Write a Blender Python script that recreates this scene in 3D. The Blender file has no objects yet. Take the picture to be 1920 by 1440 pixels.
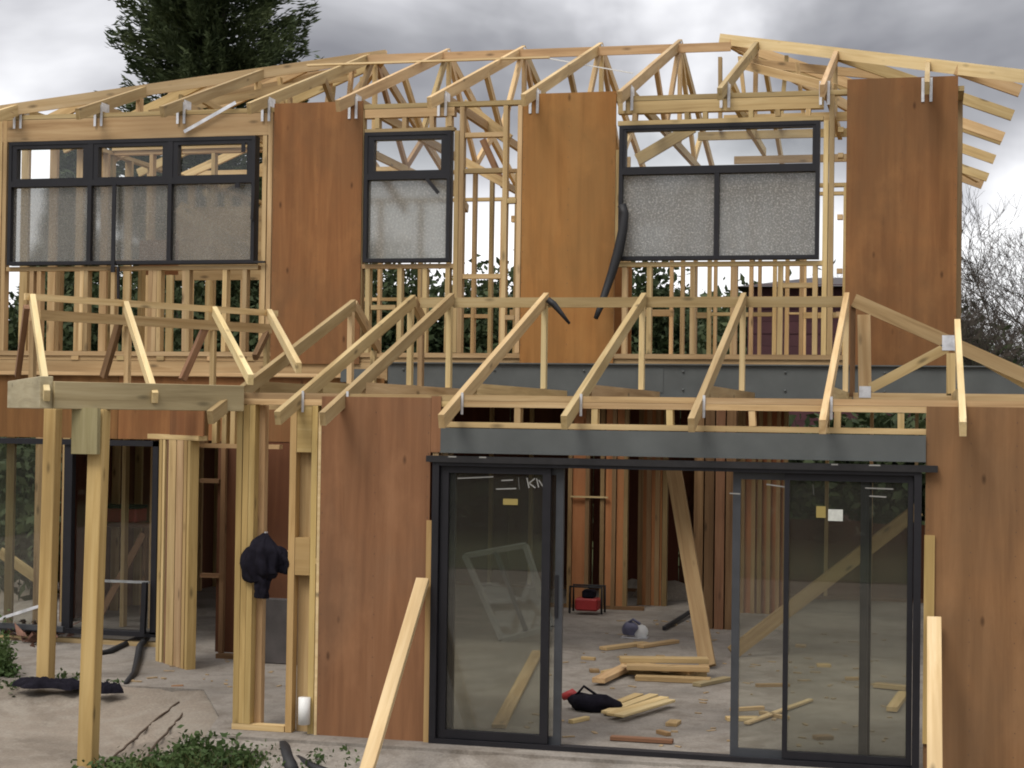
import bpy, bmesh, math, random
import numpy as np
from mathutils import Vector, Matrix

random.seed(7)
rng = np.random.default_rng(7)
scene = bpy.context.scene
col = scene.collection

# ------------------------------------------------------------------ camera
F_PX, YAW, PITCH, ROLL = 3172.0, 0.240, 0.018, 0.014      # focal length for a 1920 px wide picture, radians
CAM = np.array([4.666, -11.952, 2.405])
_c, _s = math.cos(YAW), math.sin(YAW)
_r = np.array([_c, _s, 0.0]); _f = np.array([-_s, _c, 0.0]); _u = np.array([0, 0, 1.0])
FW = _f * math.cos(PITCH) + _u * math.sin(PITCH)
UP0 = _u * math.cos(PITCH) - _f * math.sin(PITCH)
RT = _r * math.cos(ROLL) + UP0 * math.sin(ROLL)
UP = -_r * math.sin(ROLL) + UP0 * math.cos(ROLL)
cd = bpy.data.cameras.new("camera")
cd.sensor_width = 36.0
cd.lens = F_PX / 1920.0 * 36.0
cd.clip_start = 0.1
cd.clip_end = 1500.0
cam = bpy.data.objects.new("camera", cd)
col.objects.link(cam)
cam.matrix_world = Matrix(((RT[0], UP[0], -FW[0], CAM[0]), (RT[1], UP[1], -FW[1], CAM[1]), (RT[2], UP[2], -FW[2], CAM[2]), (0, 0, 0, 1)))
scene.camera = cam


def ray(u, v):
    return RT * ((u - 960) / F_PX) - UP * ((v - 720) / F_PX) + FW


def AY(u, v, Y):                       # point of the plane Y = const seen at pixel (u, v) of the survey photo
    d = ray(u, v); return CAM + d * ((Y - CAM[1]) / d[1])


def AZ(u, v, Z):
    d = ray(u, v); return CAM + d * ((Z - CAM[2]) / d[2])


def AP(u, v, p, n):
    d = ray(u, v); p = np.array(p, float); n = np.array(n, float)
    return CAM + d * (((p - CAM) @ n) / (d @ n))


# ------------------------------------------------------------------ sky and sun (overcast day)
SUN_EL, SUN_ROT = math.radians(54), math.radians(205)
world = bpy.data.worlds.new("World")
scene.world = world
world.use_nodes = True
nt = world.node_tree
nt.nodes.clear()
N = nt.nodes.new
out = N("ShaderNodeOutputWorld"); bg = N("ShaderNodeBackground")
sky = N("ShaderNodeTexSky"); sky.sky_type = 'NISHITA'; sky.sun_disc = False
sky.sun_elevation = SUN_EL; sky.sun_rotation = SUN_ROT
skm = N("ShaderNodeVectorMath"); skm.operation = 'SCALE'; skm.inputs[3].default_value = 0.10
nt.links.new(sky.outputs[0], skm.inputs[0])
tc = N("ShaderNodeTexCoord")
mp = N("ShaderNodeMapping"); mp.inputs['Scale'].default_value = (3.6, 3.6, 8.0); mp.inputs['Location'].default_value = (2.3, 0.7, 0.35)
nt.links.new(tc.outputs['Generated'], mp.inputs[0])
no = N("ShaderNodeTexNoise"); no.inputs['Scale'].default_value = 1.0; no.inputs['Detail'].default_value = 5; no.inputs['Roughness'].default_value = 0.5
no.inputs['Distortion'].default_value = 0.35
nt.links.new(mp.outputs[0], no.inputs['Vector'])
sep = N("ShaderNodeSeparateXYZ"); nt.links.new(tc.outputs['Generated'], sep.inputs[0])
# broad bands of the cloud deck with height above the horizon, the same all round
band = N("ShaderNodeValToRGB")
e = band.color_ramp.elements
e[0].position = 0.0; e[0].color = (0.36, 0.36, 0.36, 1)
e[1].position = 1.0; e[1].color = (0.46, 0.46, 0.46, 1)
for p, v in ((0.10, 0.34), (0.165, 0.08), (0.21, 0.0), (0.30, 0.08), (0.5, 0.36)):
    x = e.new(p); x.color = (v, v, v, 1)
nt.links.new(sep.outputs['Z'], band.inputs[0])
ma = N("ShaderNodeMath"); ma.operation = 'ADD'
nt.links.new(no.outputs['Fac'], ma.inputs[0]); nt.links.new(band.outputs[0], ma.inputs[1])
cr = N("ShaderNodeValToRGB")
e = cr.color_ramp.elements
e[0].position = 0.36; e[0].color = (0.215, 0.215, 0.235, 1)
e[1].position = 1.0; e[1].color = (1.1, 1.08, 1.1, 1)
for p, c in ((0.46, (0.33, 0.33, 0.35, 1)), (0.56, (0.48, 0.48, 0.505, 1)), (0.68, (0.71, 0.71, 0.735, 1)), (0.80, (0.94, 0.94, 0.95, 1))):
    x = e.new(p); x.color = c
# individual cloud masses (direction, half width in radians, darker < 0 < brighter), their edges broken up by noise
n2 = N("ShaderNodeTexNoise"); n2.inputs['Scale'].default_value = 16.0; n2.inputs['Detail'].default_value = 4
nt.links.new(tc.outputs['Generated'], n2.inputs['Vector'])
sb = N("ShaderNodeVectorMath"); sb.operation = 'SUBTRACT'; sb.inputs[1].default_value = (.5, .5, .5); nt.links.new(n2.outputs['Color'], sb.inputs[0])
sc_ = N("ShaderNodeVectorMath"); sc_.operation = 'SCALE'; sc_.inputs[3].default_value = 0.11; nt.links.new(sb.outputs[0], sc_.inputs[0])
ad = N("ShaderNodeVectorMath"); ad.operation = 'ADD'; nt.links.new(tc.outputs['Generated'], ad.inputs[0]); nt.links.new(sc_.outputs[0], ad.inputs[1])
nm = N("ShaderNodeVectorMath"); nm.operation = 'NORMALIZE'; nt.links.new(ad.outputs[0], nm.inputs[0])
acc = ma.outputs[0]
for u_, v_, w_, k_ in ((1720, 10, .085, -.25), (700, 40, .11, -.11), (60, 110, .10, .09), (1170, 55, .055, .12), (1330, 25, .045, .10), (1000, 20, .05, -.06), (1480, 75, .03, .08), (1890, 180, .07, .13)):
    d_ = ray(u_, v_); d_ = d_ / np.linalg.norm(d_)
    dp = N("ShaderNodeVectorMath"); dp.operation = 'DOT_PRODUCT'; dp.inputs[1].default_value = tuple(float(q) for q in d_); nt.links.new(nm.outputs[0], dp.inputs[0])
    mr = N("ShaderNodeMapRange"); mr.interpolation_type = 'SMOOTHERSTEP'
    mr.inputs[1].default_value = math.cos(w_ * 1.75); mr.inputs[2].default_value = math.cos(w_ * 0.1); mr.inputs[3].default_value = 0; mr.inputs[4].default_value = k_
    nt.links.new(dp.outputs['Value'], mr.inputs[0])
    a_ = N("ShaderNodeMath"); a_.operation = 'ADD'; nt.links.new(acc, a_.inputs[0]); nt.links.new(mr.outputs[0], a_.inputs[1]); acc = a_.outputs[0]
nt.links.new(acc, cr.inputs[0])
mix = N("ShaderNodeMix"); mix.data_type = 'RGBA'; mix.inputs[0].default_value = 0.96
nt.links.new(skm.outputs[0], mix.inputs[6]); nt.links.new(cr.outputs[0], mix.inputs[7])
nt.links.new(mix.outputs[2], bg.inputs[0]); bg.inputs[1].default_value = 0.92
nt.links.new(bg.outputs[0], out.inputs[0])

sl = bpy.data.lights.new("sun", 'SUN'); sl.energy = 1.6; sl.angle = math.radians(26); sl.color = (1.0, 0.95, 0.87)
sun = bpy.data.objects.new("sun", sl); col.objects.link(sun)
# Nishita: rotation 0 puts the sun at +Y, turning clockwise seen from above
sd = Vector((math.sin(SUN_ROT) * math.cos(SUN_EL), math.cos(SUN_ROT) * math.cos(SUN_EL), math.sin(SUN_EL)))
sun.rotation_euler = sd.to_track_quat('Z', 'Y').to_euler()
sun.location = sd * 50

scene.view_settings.view_transform = 'Standard'
scene.view_settings.look = 'None'
scene.view_settings.gamma = 1.0
scene.view_settings.use_curve_mapping = False
scene.view_settings.exposure = 0.50
scene.render.engine = 'CYCLES'
scene.cycles.filter_width = 1.9

# ------------------------------------------------------------------ materials
MATS = {}


def newmat(name):
    m = bpy.data.materials.new(name); m.use_nodes = True
    n = m.node_tree; b = n.nodes.get("Principled BSDF")
    MATS[name] = m
    return m, n, b


def ramp(n, fac, stops):
    r = n.nodes.new("ShaderNodeValToRGB")
    e = r.color_ramp.elements
    while len(e) > 1: e.remove(e[-1])
    e[0].position = stops[0][0]; e[0].color = (*stops[0][1], 1)
    for p, c in stops[1:]:
        x = e.new(p); x.color = (*c, 1)
    n.links.new(fac, r.inputs[0])
    return r.outputs[0]


def objvec(n, scale, rand=True):
    t = n.nodes.new("ShaderNodeTexCoord")
    v = t.outputs['Object']
    if rand:
        oi = n.nodes.new("ShaderNodeObjectInfo")
        mu = n.nodes.new("ShaderNodeMath"); mu.operation = 'MULTIPLY'; mu.inputs[1].default_value = 57.0
        n.links.new(oi.outputs['Random'], mu.inputs[0])
        ad = n.nodes.new("ShaderNodeVectorMath"); ad.operation = 'ADD'
        n.links.new(v, ad.inputs[0]); n.links.new(mu.outputs[0], ad.inputs[1])
        v = ad.outputs[0]
    m = n.nodes.new("ShaderNodeMapping"); m.inputs['Scale'].default_value = scale
    n.links.new(v, m.inputs[0])
    return m.outputs[0]


def noise(n, vec, scale, detail=4, rough=0.55, dist=0.0):
    t = n.nodes.new("ShaderNodeTexNoise")
    t.inputs['Scale'].default_value = scale; t.inputs['Detail'].default_value = detail
    t.inputs['Roughness'].default_value = rough; t.inputs['Distortion'].default_value = dist
    n.links.new(vec, t.inputs['Vector'])
    return t.outputs['Fac']


def mixc(n, fac, a, b, mode='MIX'):
    m = n.nodes.new("ShaderNodeMix"); m.data_type = 'RGBA'; m.blend_type = mode
    for k, x in ((0, fac), (6, a), (7, b)):
        if hasattr(x, 'links'): n.links.new(x, m.inputs[k])
        elif k == 0: m.inputs[0].default_value = x
        else: m.inputs[k].default_value = (*x, 1)
    return m.outputs[2]


def bump(n, b, h, strength, dist=0.01):
    t = n.nodes.new("ShaderNodeBump"); t.inputs['Strength'].default_value = strength; t.inputs['Distance'].default_value = dist
    n.links.new(h, t.inputs['Height']); n.links.new(t.outputs[0], b.inputs['Normal'])


def vary(n, colr, hue, val):
    """each timber a little different in hue and tone"""
    oi = n.nodes.new("ShaderNodeObjectInfo")
    h = n.nodes.new("ShaderNodeHueSaturation")
    a = n.nodes.new("ShaderNodeMapRange"); a.inputs[3].default_value = 0.5 - hue; a.inputs[4].default_value = 0.5 + hue
    n.links.new(oi.outputs['Random'], a.inputs[0])
    w = n.nodes.new("ShaderNodeTexWhiteNoise"); w.noise_dimensions = '1D'
    n.links.new(oi.outputs['Random'], w.inputs['W'])
    c = n.nodes.new("ShaderNodeMapRange"); c.inputs[3].default_value = 1 - val; c.inputs[4].default_value = 1 + val
    n.links.new(w.outputs[0], c.inputs[0])
    n.links.new(a.outputs[0], h.inputs['Hue']); n.links.new(c.outputs[0], h.inputs['Value'])
    n.links.new(colr, h.inputs['Color'])
    return h.outputs[0]


def timber(name, dark, mid, light, hue=0.010, val=0.17, knots=0.85, rough=0.7):
    m, n, b = newmat(name)
    v = objvec(n, (0.9, 16, 16))
    g = noise(n, v, 1.0, 5, 0.6, 0.6)
    c = ramp(n, g, ((0.28, dark), (0.48, mid), (0.72, light)))
    v2 = objvec(n, (0.5, 1.5, 1.5))
    st = noise(n, v2, 1.3, 3)
    c = mixc(n, ramp(n, st, ((0.42, (0, 0, 0)), (0.72, (0.62, 0.62, 0.62)))), c, tuple(x * 0.58 for x in mid))
    # knots
    vo = n.nodes.new("ShaderNodeTexVoronoi"); vo.inputs['Scale'].default_value = 1.0
    n.links.new(objvec(n, (2.4, 7, 7)), vo.inputs['Vector'])
    k = ramp(n, vo.outputs['Distance'], ((0.05, (knots,) * 3), (0.17, (0, 0, 0))))
    c = mixc(n, k, c, tuple(x * 0.33 for x in mid))
    c = vary(n, c, hue, val)
    n.links.new(c, b.inputs['Base Color'])
    b.inputs['Roughness'].default_value = rough
    b.inputs['Specular IOR Level'].default_value = 0.25
    bump(n, b, g, 0.25, 0.003)
    return m


PINE = timber("pine", (0.31, 0.20, 0.088), (0.455, 0.315, 0.152), (0.575, 0.43, 0.235), val=0.27)
PINEB = timber("pine_bright", (0.50, 0.35, 0.165), (0.62, 0.465, 0.245), (0.72, 0.57, 0.335), val=0.08)
PINEG = timber("pine_treated", (0.20, 0.155, 0.075), (0.31, 0.255, 0.135), (0.41, 0.35, 0.205), val=0.12)
PINEO = timber("pine_post", (0.33, 0.215, 0.080), (0.44, 0.30, 0.12), (0.53, 0.385, 0.175), val=0.08)
LVL = timber("lintel_timber", (0.31, 0.195, 0.088), (0.43, 0.29, 0.142), (0.53, 0.385, 0.205), val=0.14)
OLD = timber("stained_or_shaded_timber", (0.13, 0.068, 0.034), (0.215, 0.115, 0.058), (0.29, 0.17, 0.09), val=0.25)


def plymat(name, dark, mid, light, val=0.10):
    m, n, b = newmat(name)
    v = objvec(n, (9, 9, 0.55))
    g = noise(n, v, 1.0, 7, 0.65, 0.5)
    c = ramp(n, g, ((0.25, tuple(.7 * x + .3 * y for x, y in zip(dark, mid))), (0.5, mid), (0.75, tuple(.7 * x + .3 * y for x, y in zip(light, mid)))))
    # cathedral figure of the face veneer
    wv = n.nodes.new("ShaderNodeTexWave"); wv.wave_type = 'RINGS'; wv.rings_direction = 'X'
    wv.inputs['Scale'].default_value = 1.6; wv.inputs['Distortion'].default_value = 5.5; wv.inputs['Detail'].default_value = 4; wv.inputs['Detail Scale'].default_value = 1.2
    n.links.new(objvec(n, (1.6, 1.6, 0.16)), wv.inputs['Vector'])
    c = mixc(n, ramp(n, wv.outputs['Fac'], ((0.2, (0.22,) * 3), (0.6, (0, 0, 0)))), c, dark)
    # weathering: soft grey brown blotches, rain runs from the top
    p = noise(n, objvec(n, (1.2, 1.2, 0.7)), 1.0, 5, 0.62, 0.4)
    c = mixc(n, ramp(n, p, ((0.42, (0, 0, 0)), (0.70, (0.62, 0.62, 0.62)))), c, tuple(x * y for x, y in zip(mid, (0.62, 0.78, 0.98))))
    w = noise(n, objvec(n, (4.5, 4.5, 0.28)), 1.0, 4, 0.55)
    c = mixc(n, ramp(n, w, ((0.52, (0, 0, 0)), (0.70, (0.55, 0.55, 0.55)))), c, tuple(x * 0.5 for x in mid))
    p2 = noise(n, objvec(n, (2.0, 2.0, 1.1)), 1.3, 5, 0.6)
    c = mixc(n, ramp(n, p2, ((0.52, (0, 0, 0)), (0.75, (0.5, 0.5, 0.5)))), c, light)
    vo = n.nodes.new("ShaderNodeTexVoronoi"); n.links.new(objvec(n, (5, 5, 2.2)), vo.inputs['Vector']); vo.inputs['Scale'].default_value = 1
    k = ramp(n, vo.outputs['Distance'], ((0.03, (0.7,) * 3), (0.10, (0, 0, 0))))
    c = mixc(n, k, c, tuple(x * 0.4 for x in dark))
    c = vary(n, c, 0.008, val)
    n.links.new(c, b.inputs['Base Color'])
    b.inputs['Roughness'].default_value = 0.75
    b.inputs['Specular IOR Level'].default_value = 0.18
    bump(n, b, g, 0.15, 0.002)
    return m


PLY = plymat("plywood", (0.125, 0.055, 0.021), (0.222, 0.102, 0.037), (0.315, 0.158, 0.058), val=0.12)
PLYP = plymat("plywood_pinkish", (0.125, 0.060, 0.030), (0.228, 0.112, 0.053), (0.305, 0.160, 0.080), val=0.06)
PLYO = plymat("plywood_orange", (0.175, 0.076, 0.023), (0.305, 0.140, 0.042), (0.385, 0.190, 0.062), val=0.05)
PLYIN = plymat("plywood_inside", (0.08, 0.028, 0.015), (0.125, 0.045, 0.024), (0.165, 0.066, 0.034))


def simple(name, c, rough=0.6, metal=0.0, nz=0.0, nscale=8.0, spec=0.4):
    m, n, b = newmat(name)
    if nz:
        f = noise(n, objvec(n, (1, 1, 1)), nscale, 5, 0.6)
        o = ramp(n, f, ((0.3, tuple(x * (1 - nz) for x in c)), (0.7, tuple(min(1, x * (1 + nz)) for x in c))))
        n.links.new(o, b.inputs['Base Color'])
    else:
        b.inputs['Base Color'].default_value = (*c, 1)
    b.inputs['Roughness'].default_value = rough; b.inputs['Metallic'].default_value = metal
    b.inputs['Specular IOR Level'].default_value = spec
    return m


ALU = simple("charcoal_aluminium", (0.013, 0.0125, 0.0155), 0.48, 0.0, 0.15, 8, 0.3)
ALUG = simple("grey_aluminium", (0.045, 0.048, 0.054), 0.42, 0.0, 0.15)
STEEL = simple("grey_painted_steel", (0.083, 0.090, 0.089), 0.55, 0.0, 0.16, 3.0)
GALV = simple("galvanised_steel", (0.62, 0.63, 0.66), 0.4, 0.35, 0.25, 12)
BLACK = simple("black_rubber", (0.012, 0.012, 0.014), 0.6)
FLASH = simple("black_flashing", (0.012, 0.011, 0.012), 0.55, 0, 0.3, 14)
CLOTH = simple("dark_cloth", (0.010, 0.009, 0.014), 0.95, 0, 0.35, 20, 0.1)
WHITE = simple("white_plastic", (0.72, 0.72, 0.70), 0.5, 0, 0.05)
PVC = simple("white_pipe", (0.62, 0.60, 0.56), 0.4)
PAPER = simple("paper", (0.50, 0.51, 0.47), 0.8, 0, .15, 30)
YELLOW = simple("yellow_tag", (0.26, 0.20, 0.06), 0.7)
RED = simple("red_plastic", (0.30, 0.025, 0.025), 0.5, 0, 0.2)
BLUE = simple("blue_grey_plastic", (0.11, 0.11, 0.17), 0.5, 0, 0.2)
SACK = simple("pale_sack", (0.38, 0.34, 0.29), 0.9, 0, 0.3, 15)
DARKWALL = simple("maroon_wall", (0.060, 0.022, 0.026), 0.85, 0, 0.25, 1.5)
DARKROOF = simple("dark_roof", (0.05, 0.042, 0.045), 0.8, 0, 0.2)
BARK = simple("bark", (0.060, 0.050, 0.042), 0.95, 0, 0.35, 6, 0.1)
PALE_MARK = simple("white_marks", (0.24, 0.235, 0.22), 0.8)


def concrete(name, c, streak):
    m, n, b = newmat(name)
    t = n.nodes.new("ShaderNodeTexCoord")
    v = t.outputs['Object']
    a = noise(n, v, 0.9, 6, 0.6, 0.4)
    o = ramp(n, a, ((0.3, tuple(x * 0.62 for x in c)), (0.5, c), (0.72, tuple(x * 1.22 for x in c))))
    a2 = noise(n, v, 6.0, 4, 0.65)
    o = mixc(n, ramp(n, a2, ((0.5, (0, 0, 0)), (0.7, (0.5,) * 3))), o, streak)
    a4 = noise(n, v, 1.7, 6, 0.7, 0.8)
    o = mixc(n, ramp(n, a4, ((0.50, (0, 0, 0)), (0.63, (0.75,) * 3))), o, tuple(.75 * x + .25 * y for x, y in zip(streak, c)))
    a3 = noise(n, v, 45.0, 3, 0.7)
    o = mixc(n, 0.35, o, ramp(n, a3, ((0.3, (0.25, 0.25, 0.25)), (0.7, (0.75, 0.75, 0.75)))), 'OVERLAY')
    n.links.new(o, b.inputs['Base Color'])
    b.inputs['Roughness'].default_value = 0.85; b.inputs['Specular IOR Level'].default_value = 0.2
    bump(n, b, a3, 0.3, 0.004)
    return m


CONC = concrete("concrete", (0.235, 0.212, 0.186), (0.125, 0.102, 0.080))
SOIL = concrete("compacted_soil", (0.205, 0.172, 0.138), (0.265, 0.238, 0.198))


def leafmat(name, a, b_, c=None):
    m, n, b = newmat(name)
    t = n.nodes.new("ShaderNodeTexCoord")
    f = noise(n, t.outputs['Object'], 1.6, 5, 0.7)
    o = ramp(n, f, ((0.3, a), (0.7, b_)))
    n.links.new(o, b.inputs['Base Color'])
    b.inputs['Roughness'].default_value = 0.7; b.inputs['Specular IOR Level'].default_value = 0.2
    tr = n.nodes.new("ShaderNodeBsdfTranslucent"); n.links.new(o, tr.inputs[0])
    mx = n.nodes.new("ShaderNodeMixShader"); mx.inputs[0].default_value = 0.2
    om = n.nodes.get("Material Output")
    n.links.new(b.outputs[0], mx.inputs[1]); n.links.new(tr.outputs[0], mx.inputs[2]); n.links.new(mx.outputs[0], om.inputs[0])
    return m


CONIF = leafmat("conifer_needles", (0.030, 0.046, 0.021), (0.088, 0.108, 0.046))
BUSH = leafmat("bush_leaves", (0.022, 0.036, 0.016), (0.065, 0.085, 0.035))
WEED = leafmat("weed_leaves", (0.028, 0.055, 0.016), (0.085, 0.125, 0.042))


def glass(name, tint, refl, haze=None):
    m, n, b = newmat(name)
    n.nodes.remove(b)
    om = n.nodes.get("Material Output")
    tr = n.nodes.new("ShaderNodeBsdfTransparent"); tr.inputs[0].default_value = (*tint, 1)
    gl = n.nodes.new("ShaderNodeBsdfGlossy"); gl.inputs['Roughness'].default_value = 0.015; gl.inputs[0].default_value = (1, 1, 1, 1)
    fr = n.nodes.new("ShaderNodeFresnel"); fr.inputs[0].default_value = 1.45
    mu = n.nodes.new("ShaderNodeMath"); mu.operation = 'MULTIPLY'; mu.inputs[1].default_value = refl
    n.links.new(fr.outputs[0], mu.inputs[0])
    mx = n.nodes.new("ShaderNodeMixShader")
    n.links.new(mu.outputs[0], mx.inputs[0]); n.links.new(tr.outputs[0], mx.inputs[1]); n.links.new(gl.outputs[0], mx.inputs[2])
    last = mx.outputs[0]
    if haze:                                   # pale haze mixed over the pane: scatters part of the light
        amount, colr, speck = haze
        di = n.nodes.new("ShaderNodeBsdfDiffuse"); tl = n.nodes.new("ShaderNodeBsdfTranslucent")
        v = objvec(n, (1, 1, 1), False)
        if speck:
            f = noise(n, v, 75, 3, 0.8)
            o = ramp(n, f, ((0.35, tuple(x * 0.62 for x in colr)), (0.65, tuple(min(1, x * 1.3) for x in colr))))
            f2 = noise(n, v, 1.2, 3, 0.6)
            o = mixc(n, ramp(n, f2, ((0.35, (0.0,) * 3), (0.7, (0.5,) * 3))), o, tuple(x * 0.7 for x in colr))
        else:
            f = noise(n, objvec(n, (2.5, 1, 0.35), False), 1.6, 4, 0.6)
            o = ramp(n, f, ((0.3, tuple(x * 0.8 for x in colr)), (0.7, tuple(min(1, x * 1.15) for x in colr))))
        n.links.new(o, di.inputs[0]); n.links.new(o, tl.inputs[0])
        m2 = n.nodes.new("ShaderNodeMixShader"); m2.inputs[0].default_value = 0.45
        n.links.new(di.outputs[0], m2.inputs[1]); n.links.new(tl.outputs[0], m2.inputs[2])
        m3 = n.nodes.new("ShaderNodeMixShader"); m3.inputs[0].default_value = amount
        n.links.new(last, m3.inputs[1]); n.links.new(m2.outputs[0], m3.inputs[2])
        last = m3.outputs[0]
    n.links.new(last, om.inputs[0])
    return m


GLASS = glass("clear_glass", (0.975, 0.985, 0.98), 0.8)
GLASSD = glass("door_glass", (0.89, 0.90, 0.87), 1.25, (0.055, (0.34, 0.33, 0.30), False))


def obscured(name, rough, clear, colr, ripple, sc):
    m, n, b = newmat(name); n.nodes.remove(b)
    om = n.nodes.get("Material Output")
    v = objvec(n, (1, 1, 1), False)
    f = noise(n, v, sc, 3, 0.7)
    bp_ = n.nodes.new("ShaderNodeBump"); bp_.inputs['Strength'].default_value = ripple; bp_.inputs['Distance'].default_value = 0.004
    n.links.new(f, bp_.inputs['Height'])
    rf = n.nodes.new("ShaderNodeBsdfRefraction"); rf.inputs['IOR'].default_value = 1.06; rf.inputs['Roughness'].default_value = rough
    rf.inputs['Color'].default_value = (.86, .87, .86, 1); n.links.new(bp_.outputs[0], rf.inputs['Normal'])
    di = n.nodes.new("ShaderNodeBsdfDiffuse"); tl = n.nodes.new("ShaderNodeBsdfTranslucent")
    f2 = noise(n, objvec(n, (2.0, 1, 0.8), False), 1.4, 5, 0.65)
    o = ramp(n, f2, ((0.3, tuple(x * .72 for x in colr)), (0.7, tuple(min(1, x * 1.2) for x in colr))))
    o = mixc(n, ramp(n, f, ((.50, (.0,) * 3), (.64, (min(.9, ripple),) * 3))), o, tuple(min(.85, x * 2.5) for x in colr))  # sparkle of the ripples painted in as brighter diffuse spots
    n.links.new(o, di.inputs[0]); n.links.new(o, tl.inputs[0])
    m2 = n.nodes.new("ShaderNodeMixShader"); m2.inputs[0].default_value = 0.5
    n.links.new(di.outputs[0], m2.inputs[1]); n.links.new(tl.outputs[0], m2.inputs[2])
    m3 = n.nodes.new("ShaderNodeMixShader"); m3.inputs[0].default_value = 1 - clear
    n.links.new(rf.outputs[0], m3.inputs[1]); n.links.new(m2.outputs[0], m3.inputs[2])
    gl = n.nodes.new("ShaderNodeBsdfGlossy"); gl.inputs['Roughness'].default_value = 0.12; n.links.new(bp_.outputs[0], gl.inputs['Normal'])
    fr = n.nodes.new("ShaderNodeFresnel"); fr.inputs[0].default_value = 1.45; n.links.new(bp_.outputs[0], fr.inputs['Normal'])
    m4 = n.nodes.new("ShaderNodeMixShader"); n.links.new(fr.outputs[0], m4.inputs[0])
    n.links.new(m3.outputs[0], m4.inputs[1]); n.links.new(gl.outputs[0], m4.inputs[2])
    n.links.new(m4.outputs[0], om.inputs[0])
    return m


FILM = obscured("filmed_glass", 0.12, 0.55, (0.33, 0.32, 0.29), 0.28, 46)
OBSC = obscured("obscured_glass", 0.20, 0.36, (0.27, 0.265, 0.25), 1.6, 58)
OBSC2 = obscured("obscured_glass_smooth", 0.20, 0.44, (0.34, 0.332, 0.30), 0.5, 50)

# ------------------------------------------------------------------ object helpers
WM = {}


def link(name, mesh, mat, parent=None, M=None):
    o = bpy.data.objects.new(name, mesh)
    col.objects.link(o)
    if mat is not None and not mesh.materials: mesh.materials.append(mat)
    M = M if M is not None else Matrix.Identity(4)
    WM[o] = M
    if parent is not None:
        o.parent = parent
        M = WM[parent].inverted() @ M
    o.matrix_local = M
    return o


def empty(name, loc=(0, 0, 0), parent=None, label=None, cat=None, group=None):
    o = bpy.data.objects.new(name, None); col.objects.link(o)
    M = Matrix.Translation(Vector(loc)); WM[o] = M
    o.empty_display_size = 0.2
    if parent is not None:
        o.parent = parent; M = WM[parent].inverted() @ M
    o.matrix_local = M
    if label: tag(o, label, cat, group)
    return o


def tag(o, label=None, cat=None, group=None, kind=None):
    if label: o['label'] = label
    if cat: o['category'] = cat
    if group: o['group'] = group
    if kind: o['kind'] = kind
    return o


BOXES = {}


def box_mesh(dx, dy, dz, mat, ch=0.0):
    key = (round(dx, 3), round(dy, 3), round(dz, 3), mat.name, ch)
    if key in BOXES: return BOXES[key]
    bm = bmesh.new()
    bmesh.ops.create_cube(bm, size=1.0)
    for v in bm.verts: v.co = Vector((v.co.x * dx, v.co.y * dy, v.co.z * dz))
    if ch: bmesh.ops.bevel(bm, geom=list(bm.edges), offset=ch, segments=1, affect='EDGES')
    me = bpy.data.meshes.new("box"); bm.to_mesh(me); bm.free()
    me.materials.append(mat)
    BOXES[key] = me
    return me


def V3(p): return Vector((float(p[0]), float(p[1]), float(p[2])))


def member(name, p0, p1, w, h, mat, parent, up=(0, 0, 1), jit=0.0, ch=0.0):
    """a sawn timber from p0 to p1 (centre line); w across, h in the direction of up"""
    p0, p1 = V3(p0), V3(p1)
    if jit:
        p0 = p0 + Vector([random.uniform(-jit, jit) for _ in range(3)]); p1 = p1 + Vector([random.uniform(-jit, jit) for _ in range(3)])
    d = p1 - p0; L = d.length; x = d.normalized()
    upv = Vector(up)
    if abs(x.dot(upv)) > 0.98: upv = Vector((0, 1, 0))
    y = upv.cross(x).normalized(); z = x.cross(y)
    M = Matrix((x, y, z)).transposed().to_4x4(); M.translation = (p0 + p1) / 2
    return link(name, box_mesh(L, w, h, mat, ch), None, parent, M)


def box(name, lo, hi, mat, parent=None, ch=0.0):
    lo, hi = V3(lo), V3(hi); d = hi - lo
    return link(name, box_mesh(d.x, d.y, d.z, mat, ch), None, parent, Matrix.Translation((lo + hi) / 2))


def boxes_mesh(name, items, mat, parent=None):
    """several boxes that make one rigid frame, as one mesh"""
    bm = bmesh.new()
    for lo, hi in items:
        r = bmesh.ops.create_cube(bm, size=1.0)
        for v in r['verts']:
            v.co = Vector([lo[i] + (v.co[i] + 0.5) * (hi[i] - lo[i]) for i in range(3)])
    me = bpy.data.meshes.new(name); bm.to_mesh(me); bm.free()
    return link(name, me, mat, parent)


def stud(parent, X, y0, y1, z0, z1, wx=0.045, mat=None, jit=0.003):
    return member('stud', (X, (y0 + y1) / 2, z0), (X, (y0 + y1) / 2, z1), wx, y1 - y0, mat or PINE, parent, (0, 1, 0), jit)


def plateX(name, parent, x0, x1, y0, y1, z0, z1, mat=None):
    return member(name, (x0, (y0 + y1) / 2, (z0 + z1) / 2), (x1, (y0 + y1) / 2, (z0 + z1) / 2), y1 - y0, z1 - z0, mat or PINE, parent)


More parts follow.
